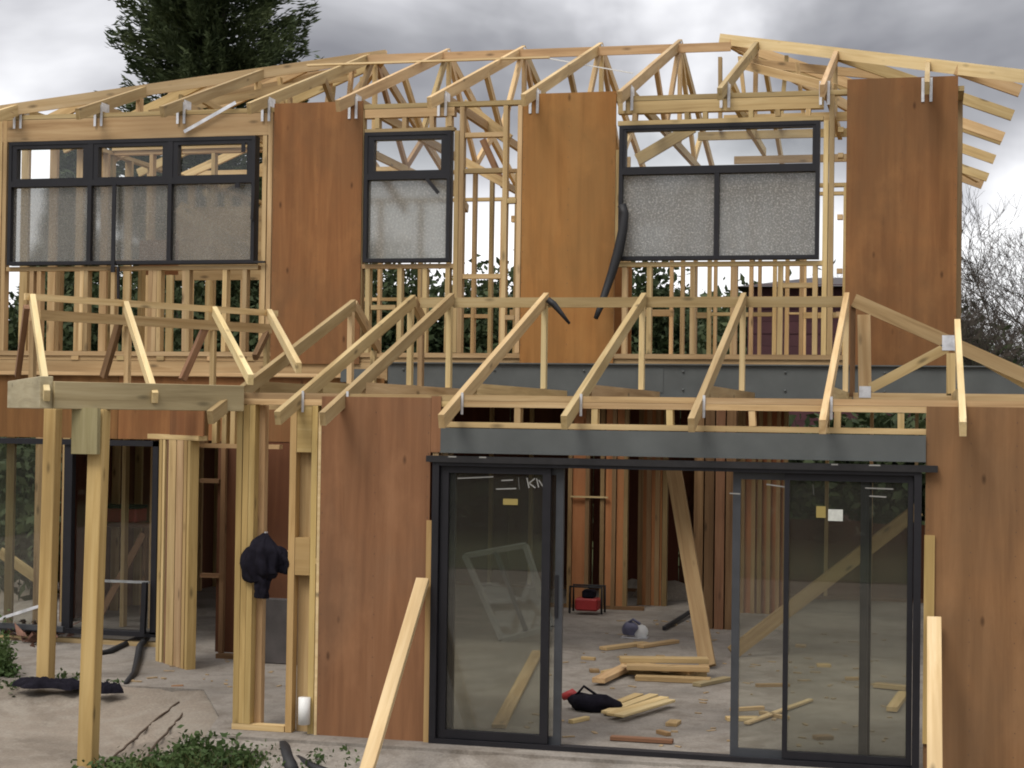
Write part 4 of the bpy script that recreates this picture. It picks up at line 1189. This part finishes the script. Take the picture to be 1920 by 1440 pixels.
# left opening: drooping black strip, red box, saw trestle
pts = [AZ(u, v, z) for u, v, z in ((277, 1195, .05), (262, 1212, .05), (258, 1238, .03), (252, 1262, .02), (236, 1280, .015))]
tag(tube('rubber_strip', pts, [.03, .035, .035, .03, .02], BLACK), 'black rubber strip trailing over the slab edge at the left', 'strip')
pts = [AZ(u, v, .02) for u, v in ((178, 1226), (205, 1222), (240, 1205), (275, 1188))]
tag(tube('rubber_strip', pts, [.025, .03, .03, .02], BLACK), 'black rubber strip lying slanted under the left glass door', 'strip')
c = AY(225, 965, 6.5)
rb = empty('tool_box', c - np.array([0, 0, .1]), label='red tool box standing on the trestle behind the left glass', cat='box')
box('body', c + np.array([-.28, -.15, -.08]), c + np.array([.28, .15, .08]), RED, rb, .015)
box('lid', c + np.array([-.285, -.155, .08]), c + np.array([.285, .155, .12]), CLOTH, rb, .01)
tr_ = empty('trestle', (c[0], 6.5, 0), label='timber saw trestle behind the left glass', cat='trestle')
tz = c[2] - .08
box('top', (c[0] - .45, 6.42, tz - .06), (c[0] + .45, 6.6, tz), OLD, tr_)
for sx in (-.38, .38):
    for sy in (-.25, .25): member('leg', (c[0] + sx * 1.15, 6.5 + sy, 0.0), (c[0] + sx, 6.5 + sy * .2, tz - .06), .045, .07, OLD, tr_, (0, 1, 0))
loose('board', AY(0, 1035, 5.2), AY(78, 1090, 5.2), .03, .12, PINE, 'board leaning slanted inside the far left pane', 'board')
loose('board', AY(270, 1000, 5.6), AY(190, 1150, 5.6), .03, .08, OLD, 'board leaning slanted behind the clear left pane', 'board')
bmv, bmf = [], []
for k in range(90):
    q = AZ(rng.normal(45, 32), rng.normal(1200, 7), 0) + np.array([0, rng.uniform(0, .5), abs(rng.normal(.03, .05))]); r_ = rng.uniform(.025, .07)
    pts = q + rng.normal(0, 1, (4, 3)) * r_; i0 = len(bmv); bmv += [tuple(p_) for p_ in pts]
    bmf += [(i0, i0 + 1, i0 + 2), (i0, i0 + 2, i0 + 3), (i0, i0 + 3, i0 + 1), (i0 + 1, i0 + 3, i0 + 2)]
tag(raw('rubble', bmv, bmf, simple("brown_rubble", (0.16, 0.085, 0.06), .9, 0, .6, 9)), 'brown rubble heaped on the slab at the far left', 'rubble', kind='stuff')
# brick scraps on the soil and offcuts
for i, (u, v, s, lab) in enumerate(((305, 1305, 1.0, 'left reddish brick scrap on the soil beside the slab edge'), (330, 1296, .7, 'right reddish brick scrap on the soil beside the slab edge'))):
    q = AG(u, v, .0)
    o = member('brick_scrap', q + np.array([-.07 * s, 0, .03]), q + np.array([.07 * s, .05, .035]), .07 * s, .05 * s, OLD, None, (0, 0, 1), 0, .008)
    tag(o, lab, 'brick scrap')
def crumpled(c0, lx, ly, hmax, label, seed, ang=0.0):
    rs = np.random.default_rng(seed); nx, ny = 46, 22
    ax = rs.normal(0, 1, (14, 2)) * 7; ph = rs.uniform(0, 6, 14); am = rs.uniform(.3, 1, 14)
    V_, F_ = [], []
    for j in range(ny):
        for i in range(nx):
            x_, y_ = i / (nx - 1) * 2 - 1, j / (ny - 1) * 2 - 1
            edge_ = max(0, 1 - abs(x_) ** 4) * max(0, 1 - abs(y_) ** 4)
            f_ = sum(a_ * abs(math.sin(k_[0] * x_ + k_[1] * y_ + p_)) for a_, k_, p_ in zip(am, ax, ph)) / am.sum()
            xx = x_ * lx * (1 + .22 * math.sin(3 * y_ + ph[0])) ; yy = y_ * ly * (1 + .35 * math.sin(4.3 * x_ + ph[1]))
            V_.append((c0[0] + xx * math.cos(ang) - yy * math.sin(ang), c0[1] + xx * math.sin(ang) + yy * math.cos(ang), c0[2] + edge_ ** .4 * hmax * (f_ ** 1.6 * 1.9) - .012 * (1 - edge_)))
    for j in range(ny - 1):
        for i in range(nx - 1): F_.append((j * nx + i, j * nx + i + 1, (j + 1) * nx + i + 1, (j + 1) * nx + i))
    return tag(raw('cloth', V_, F_, CLOTH, smooth=True), label, 'cloth')


crumpled(AZ(200, 1296, 0) + np.array([0, 0, .004]), .13, .07, .06, 'small dark crumpled cloth by the slab edge right of the front porch post', 41)
crumpled(AZ(95, 1287, 0) + np.array([0, 0, .004]), .30, .09, .055, 'long dark crumpled sheet lying along the slab edge behind the porch posts', 42, .1)
a = AZ(520, 1392, -.10); b = AZ(548, 1446, -.12)
tag(tube('pipe', [a + np.array([0, 0, .06]), (a + b) / 2 + np.array([0, 0, .05]), b], [.04, .05, .05], BLACK), 'black pipe end sticking up from the rubbish below the plywood', 'pipe')
tag(tube('pipe', [AZ(552, 1420, -.08), AZ(590, 1440, -.1), AZ(625, 1452, -.12)], .03, BLACK), 'thin black pipe lying in the rubbish below the plywood', 'pipe')
blob('plastic_scrap', AZ(556, 1440, -.13), (.09, .06, .04), WHITE, 'crumpled white plastic scrap by the black pipes', 'scrap', 44, .4)
tag(member('board', AZ(440, 1420, -.1), AZ(510, 1424, -.1), .05, .03, OLD, None), 'dark short board among the weeds in front of the doorway', 'board')


bmv, bmf = [], []
for k in range(190):
    x_, y_ = (rng.uniform(1.2, 4.6), rng.uniform(.2, 8.5)) if k % 3 else (rng.uniform(-2.2, .2), rng.uniform(1.8, 4.2))
    r_ = rng.uniform(.006, .018); a_ = rng.uniform(0, 3.14); L_ = r_ * rng.uniform(1, 3.5); z_ = rng.uniform(.004, .012)
    ca, sa = math.cos(a_), math.sin(a_); i0 = len(bmv)
    for zz in (0.001, z_):
        for sx, sy in ((-1, -1), (1, -1), (1, 1), (-1, 1)): bmv.append((x_ + ca * sx * L_ - sa * sy * r_, y_ + sa * sx * L_ + ca * sy * r_, zz))
    bmf += [(i0 + 4, i0 + 5, i0 + 6, i0 + 7), (i0, i0 + 1, i0 + 5, i0 + 4), (i0 + 1, i0 + 2, i0 + 6, i0 + 5), (i0 + 2, i0 + 3, i0 + 7, i0 + 6), (i0 + 3, i0, i0 + 4, i0 + 7)]
tag(raw('wood_chips', bmv, bmf, simple('dull_chips', (0.30, 0.215, 0.12), .9, 0, .3, 30)), 'small wood chips scattered over the concrete slab', 'wood chips', kind='stuff')
RUT_CORD = simple("brown_rut_cord", (0.075, 0.05, 0.032), 0.9)  # cords added to draw the dark lines of the wheel ruts
for (pp, lab) in ((((336, 1318), (300, 1345), (255, 1385), (215, 1420), (180, 1446)), 'left one of two brown cords added to draw the wheel ruts'), (((352, 1330), (325, 1360), (290, 1400), (262, 1442)), 'right one of two brown cords added to draw the wheel ruts')):
    tag(tube('rut_cord', [AG(pp[i][0] * (1 - t_) + pp[i + 1][0] * t_ + random.uniform(-2.5, 2.5), pp[i][1] * (1 - t_) + pp[i + 1][1] * t_, .006) for i in range(len(pp) - 1) for t_ in (0, .2, .4, .6, .8)], .009, RUT_CORD), lab, 'rut_cord', 'brown cords drawing the wheel ruts')
# dark sheets added to darken the doorway, and clutter inside it
q = AZ(515, 1245, 0.0)
o = box('board_stack', q + np.array([-.34, 0, 0]), q + np.array([.26, .07, .62]), simple("dark_sheet", (0.07, 0.062, 0.06), 0.8, 0, .3, 4), None, .01)
tag(o, 'dark grey sheets added upright to darken the entry doorway', 'sheets')
for i, (u, v, w_, h_, m_) in enumerate(((505, 1098, .28, .035, GALV), (520, 1115, .34, .03, SACK), (515, 1080, .3, .10, CLOTH), (520, 985, .32, .03, GALV), (505, 965, .14, .08, CLOTH), (520, 930, .3, .18, SACK), (505, 900, .2, .12, BLUE))):
    p_ = AY(u, v, 3.9 + .12 * i)
    o = box('shelf_box' if i > 1 else 'shelf_board', p_ + np.array([-w_ / 2, 0, -h_ / 2]), p_ + np.array([w_ / 2, .2, h_ / 2]), m_, None, .008)
    o['label'] = ('thin grey shelf board low in the entry doorway', 'pale shelf board below the grey one in the entry doorway', 'black box on the low shelf in the entry doorway', 'thin grey shelf board at mid height in the entry doorway',
                  'small black box on the middle shelf in the entry doorway', 'pale grey carton high in the entry doorway', 'bluish carton above the pale one in the entry doorway')[i]
    o['category'] = 'shelf' if i in (0, 1, 3) else 'box'


# ------------------------------------------------------------------ plants
def leaves_mesh(name, P, size, mat, parent=None, aspect=0.5, upbias=0.3, kind=None, seed=1, axis=None):
    rs = np.random.default_rng(seed); n_ = len(P)
    a = rs.normal(size=(n_, 3)); a[:, 2] += upbias
    if axis is not None: a = axis + .25 * rs.normal(size=(n_, 3))
    a /= np.linalg.norm(a, axis=1)[:, None]
    b = rs.normal(size=(n_, 3)); b -= (a * b).sum(1)[:, None] * a; b /= np.linalg.norm(b, axis=1)[:, None]
    s = size * rs.uniform(.6, 1.3, n_)[:, None]
    v = np.stack([P - a * s, P + b * s * aspect, P + a * s, P - b * s * aspect], 1).reshape(-1, 3)
    f = np.arange(n_ * 4).reshape(-1, 4)
    me = bpy.data.meshes.new(name)
    me.vertices.add(n_ * 4); me.vertices.foreach_set('co', v.ravel())
    me.loops.add(n_ * 4); me.loops.foreach_set('vertex_index', f.ravel())
    me.polygons.add(n_); me.polygons.foreach_set('loop_start', np.arange(n_) * 4); me.polygons.foreach_set('loop_total', np.full(n_, 4))
    me.update(); me.validate()
    return link(name, me, mat, parent)


# weeds in the foreground (uncountable)
def weeds(name, patches, n_, label):
    P = []
    for u, v, ru, rv, hz in patches:
        for _ in range(n_):
            q = AG(u + rng.normal(0, ru), v + rng.normal(0, rv), .01)
            h = abs(rng.normal(0, hz)); P.append(q + np.array([rng.normal(0, .03), rng.normal(0, .03), h]))
    o = leaves_mesh(name, np.array(P), 0.026, WEED, None, .55, .5, seed=5)
    tag(o, label, 'weeds', kind='stuff')


def blades(patches, n_, label):
    P, D = [], []
    for u, v, ru, rv, L_ in patches:
        for _ in range(n_):
            q = AG(u + rng.normal(0, ru), v + rng.normal(0, rv), 0); d_ = np.array([rng.normal(0, .5), rng.normal(0, .5), 1.0]); d_ /= np.linalg.norm(d_)
            P.append(q + d_ * L_ * .5); D.append(d_)
    tag(leaves_mesh('grass_tufts', np.array(P), .06, WEED2, None, .07, .5, seed=6, axis=np.array(D) * 3), label, 'grass', kind='stuff')


WEED2 = leafmat('dry_grass_blades', (0.07, 0.085, 0.025), (0.16, 0.15, 0.06))
blades([(400, 1436, 60, 9, .10), (470, 1438, 40, 6, .08), (620, 1440, 30, 5, .08), (300, 1446, 60, 4, .06), (60, 1300, 60, 5, .08), (150, 1302, 40, 4, .06)], 150, 'thin grass blades among the weeds')
weeds('weeds', [(400, 1430, 30, 9, .07), (330, 1440, 40, 9, .05), (470, 1437, 26, 8, .05), (360, 1425, 20, 6, .07), (250, 1446, 40, 6, .03), (590, 1440, 12, 6, .04), (645, 1436, 14, 7, .05)], 420, 'low green weeds along the bottom of the picture')
weeds('weeds', [(12, 1285, 9, 10, .13), (35, 1305, 16, 4, .05), (120, 1297, 26, 5, .06), (200, 1301, 16, 4, .04), (6, 1262, 6, 8, .18), (70, 1300, 18, 4, .04)], 420, 'green weeds at the left edge beside the porch posts')


def conifer(loc, H, R, label, seed, tilt=0.0):
    rs = np.random.default_rng(seed)
    t = empty('conifer_tree', loc, label=label, cat='tree', group=None)
    L = np.array(loc, float)
    tube('trunk', [L, L + np.array([.1, 0, H * .5]), L + np.array([tilt, 0, H])], [.32, .18, .02], BARK, t)
    P, D = [], []
    nb = 400
    for i in range(nb):
        z = H * (0.05 + 0.94 * (i / nb) ** 0.9); k = 1 - z / H
        r = R * (k ** 0.72) * rs.uniform(.55, 1.0) * (1.22 if rs.random() < .12 else 1); a = rs.uniform(0, 2 * math.pi)
        n_ = int(120 + 640 * r / R)
        s = rs.power(1.25, n_)
        lift = .10 * r * s - .30 * r * s * (1 - s) + .12 * r * s ** 4
        side = rs.normal(0, .14, n_) * r * (1.05 - s)
        th = rs.normal(0, .16, n_)
        ca, sa = math.cos(a), math.sin(a)
        P.append(L + np.stack([ca * s * r - sa * side, sa * s * r + ca * side, z + lift + th], 1))
        sg = np.sign(side) * rs.uniform(.1, .9, n_)
        D.append(np.stack([ca - sa * sg, sa + ca * sg, rs.normal(.35, .3, n_)], 1))
    P, D = np.concatenate(P), np.concatenate(D)
    leaves_mesh('crown', P, 0.125, CONIF, t, .22, .25, seed=seed, axis=D)
    return t


conifer((-12.1, 26.0, -.15), 20.0, 4.9, 'tall dark conifer rising behind the left end of the roof', 3)
conifer((-18.2, 30.0, -.15), 9.9, 2.3, 'small conifer whose tip shows over the left roof edge', 9)


def bush(loc, H, R, label, seed, group, mat=BUSH, n_=2600, size=.16, name='bush_tree'):
    rs = np.random.default_rng(seed)
    t = empty(name, loc, label=label, cat='tree', group=group)
    L = np.array(loc, float)
    tube('trunk', [L, L + np.array([.05, 0, H * .4]), L + np.array([rs.normal(0, .2), 0, H * .8])], [.12, .09, .03], BARK, t)
    nc = 26; C = rs.normal(0, 1, (nc, 3)); C /= np.linalg.norm(C, axis=1)[:, None]
    C = C * rs.uniform(.25, .95, nc)[:, None] * np.array([R, R, H * .46]) + np.array([0, 0, H * .54])
    idx = rs.integers(0, nc, n_)
    P = L + C[idx] + rs.normal(0, 1, (n_, 3)) * np.array([R, R, H * .45]) * .20
    P[:, 2] = np.clip(P[:, 2], .0, None)
    leaves_mesh('crown', P, size, mat, t, .55, .2, seed=seed)
    return t


GB = 'evergreen trees behind the house'
kinds = ['dark evergreen bush tree seen between the studs behind the house']
for i, (x, y, H, R) in enumerate(((-18.5, 24, 5.6, 1.8), (-16.3, 23.5, 5.6, 1.9), (-13.6, 23.5, 6.0, 2.0), (-11.4, 22.5, 5.9, 1.9), (-9.2, 23, 6.2, 1.9), (-7.1, 22.5, 6.0, 1.8), (-5.0, 23, 6.1, 1.8), (-3.0, 23, 6.0, 1.7), (-1.2, 23.5, 5.9, 1.6), (0.5, 23.5, 5.2, 1.4), (2.3, 24.5, 5.3, 1.3))):
    bush((x, y, -.15), H, R, kinds[0], 50 + i, GB, n_=13000, size=.095)
for i, (x, y, H, R) in enumerate(((-6.3, 7.6, 1.9, .9), (-7.3, 9.6, 2.4, 1.1), (-8.8, 12.2, 2.8, 1.3))):
    bush((x, y, -.15), H, R, ('nearest low bush beside the left wall of the house', 'middle low bush beside the left wall of the house', 'farthest low bush beside the left wall of the house')[i], 190 + i, 'low bushes beside the house', n_=4500, size=.08, name='bush')
GC = 'low bushes close behind the house'
for i, (x, y, H, R) in enumerate(((-7.6, 14.6, 2.9, 1.2), (-5.6, 14.2, 3.0, 1.3), (-3.6, 14.8, 2.9, 1.3), (-1.6, 14.3, 2.8, 1.2), (0.4, 14.6, 3.0, 1.3), (2.4, 14.2, 2.9, 1.2), (4.3, 14.7, 2.9, 1.3), (6.3, 14.3, 2.8, 1.2))):
    bush((x, y, -.15), H, R, 'low dark bush behind the ground floor of the house', 90 + i, GC, n_=4500, size=.10, name='bush')
bush((1.35, 19.0, -.15), 5.0, 0.8, 'narrow dark evergreen left of the maroon neighbour house', 71, None, CONIF, 6000, .09)
bush((4.35, 21.8, -.15), 5.2, 1.6, 'dark evergreen behind the roof of the maroon neighbour house', 72, None, BUSH, 7000, .10)
bush((6.1, 20.5, -.15), 4.3, 1.3, 'grey green bush tree right of the maroon neighbour house', 73, None, BUSH, 6000, .09)


def bare_tree(loc, H, label, seed, lean=0.0, spread=.55, twig=1.0):
    rs = random.Random(seed)
    t = empty('bare_tree', loc, label=label, cat='tree', group='bare trees at the right')
    lv, lf = [], []
    def limb(p, d, L, r, depth, V, Fc):
        n_ = 3 if depth > 1 else 2
        pts = [p]
        for i in range(n_):
            d = (d + Vector((rs.gauss(0, .16), rs.gauss(0, .16), rs.gauss(.03, .1)))).normalized()
            p = p + d * (L / n_); pts.append(p)
        seg = 6 if depth > 3 else 3
        base = len(V)
        for i, q in enumerate(pts):
            rr = r * (1 - .45 * i / n_)
            a = d.cross(Vector((.3, .8, .2))).normalized(); b = d.cross(a)
            for k in range(seg): V.append(q + (a * math.cos(2 * math.pi * k / seg) + b * math.sin(2 * math.pi * k / seg)) * rr)
        for i in range(n_):
            for k in range(seg): Fc.append((base + i * seg + k, base + i * seg + (k + 1) % seg, base + (i + 1) * seg + (k + 1) % seg, base + (i + 1) * seg + k))
        return pts, d
    TV, TF, BV, BF = [], [], [], []
    def grow(p, d, L, r, depth):
        V, Fc = (TV, TF) if depth >= 7 else (BV, BF)
        pts, d2 = limb(p, d, L, r, depth, V, Fc)
        if depth == 0: return
        for k in range(rs.choice((3, 3, 4)) if depth > 1 else 4):
            q = pts[-1] if k < 2 else pts[rs.randint(1, len(pts) - 1)]
            nd = (d2 + Vector((rs.gauss(0, spread), rs.gauss(0, spread), rs.gauss(.08, .3)))).normalized()
            grow(q, nd, L * rs.uniform(.62, .82), max(r * .56, .0042), depth - 1)
    grow(Vector(loc), Vector((lean, 0, 1)).normalized(), H * .26, H * .012, 7)
    raw('trunk', TV, TF, BARK, t, True); raw('branches', BV, BF, BARK, t)
    return t


bare_tree((6.0, 17.6, -.15), 6.2, 'bare grey tree with bushy twigs close to the right corner of the house', 5, .1)
bare_tree((7.4, 21.0, -.15), 8.6, 'tall bare tree leaning right at the right edge of the picture', 12, .2)
bare_tree((8.3, 19.5, -.15), 5.6, 'low bare tree with dense twigs at the right edge of the picture', 23, .05)
bare_tree((5.3, 24.5, -.15), 6.5, 'bare tree seen through the gap beside the right plywood sheet', 31, .0)
bare_tree((2.9, 25.5, -.15), 7.0, 'bare tree seen through the studs under the long window', 61, .0)
bare_tree((6.7, 18.6, -.15), 4.6, 'smallest bare tree just right of the house corner', 44, -.05)

# neighbour house seen through the studs ----------------------------------
nb = empty('neighbour_house', (3.0, 19.0, -.15), label='low maroon neighbour house seen through the upper wall studs', cat='house')
for k in range(23): box('weatherboard', (1.7, 17.0 - .012 * (k % 2), -.15 + k * .21), (4.7, 17.03, -.15 + k * .21 + .205), DARKWALL, nb)
boxes_mesh('wall', [((1.7, 17.032, -.15), (4.7, 21.0, 4.66))], DARKWALL, nb)
raw('roof', [(1.5, 16.7, 4.62), (4.9, 16.7, 4.62), (4.9, 21.3, 4.62), (1.5, 21.3, 4.62), (2.6, 19, 4.95), (4.0, 19, 4.95)], [(0, 1, 5, 4), (1, 2, 5), (2, 3, 4, 5), (3, 0, 4), (3, 2, 1, 0)], DARKROOF, nb)

# tall hedge on the far side of the site, facing the front of the house (it shows in the glass)
hx = rng.uniform(-26, 30, 60000); hy = -25 + rng.normal(0, .9, 60000); hz_ = rng.uniform(0, 1, 60000) ** .8 * (4.4 + .8 * np.sin(hx * .7) + .5 * np.sin(hx * 1.9)) - .1
tag(leaves_mesh('hedge', np.stack([hx, hy, hz_], 1), .21, BUSH, None, .7, .2, seed=77), 'dark leafy hedge facing the front of the house', 'hedge', kind='stuff')

# grass round the site and the belt of trees that closes it off on either side
GRASS = concrete('rough_grass', (0.060, 0.075, 0.030), (0.095, 0.085, 0.045))
gv, gf = [], []
for x0_, x1_, y0_, y1_ in ((-280, 280, 12.6, 380), (-280, 280, -280, -15), (-280, -13, -15, 12.6), (13, 280, -15, 12.6)):
    i0 = len(gv); gv += [(x0_, y0_, -.135), (x1_, y0_, -.135), (x1_, y1_, -.135), (x0_, y1_, -.135)]; gf.append((i0, i0 + 1, i0 + 2, i0 + 3))
tag(raw('grass_field', gv, gf, GRASS), 'rough grass round the building site', 'grass', kind='structure')
TP_, TS_ = [], ((-46, -6), (-34, 14), (-24, 27), (-8, 31), (14, 33), (26, 24), (36, 6))
for (ax, ay), (bx, by) in zip(TS_, TS_[1:]):
    n_ = int(math.hypot(bx - ax, by - ay) * 1500)
    t_ = rng.uniform(0, 1, n_); h_ = 4.2 + 1.1 * np.sin(t_ * 9 + ax) + .7 * np.sin(t_ * 23 + by)
    TP_.append(np.stack([ax + (bx - ax) * t_ + rng.normal(0, .9, n_), ay + (by - ay) * t_ + rng.normal(0, .9, n_), rng.uniform(0, 1, n_) ** .8 * h_ - .1], 1))
tag(leaves_mesh('treeline', np.concatenate(TP_), .20, BUSH, None, .6, .2, seed=88), 'distant belt of low trees behind the building site', 'trees', kind='stuff')
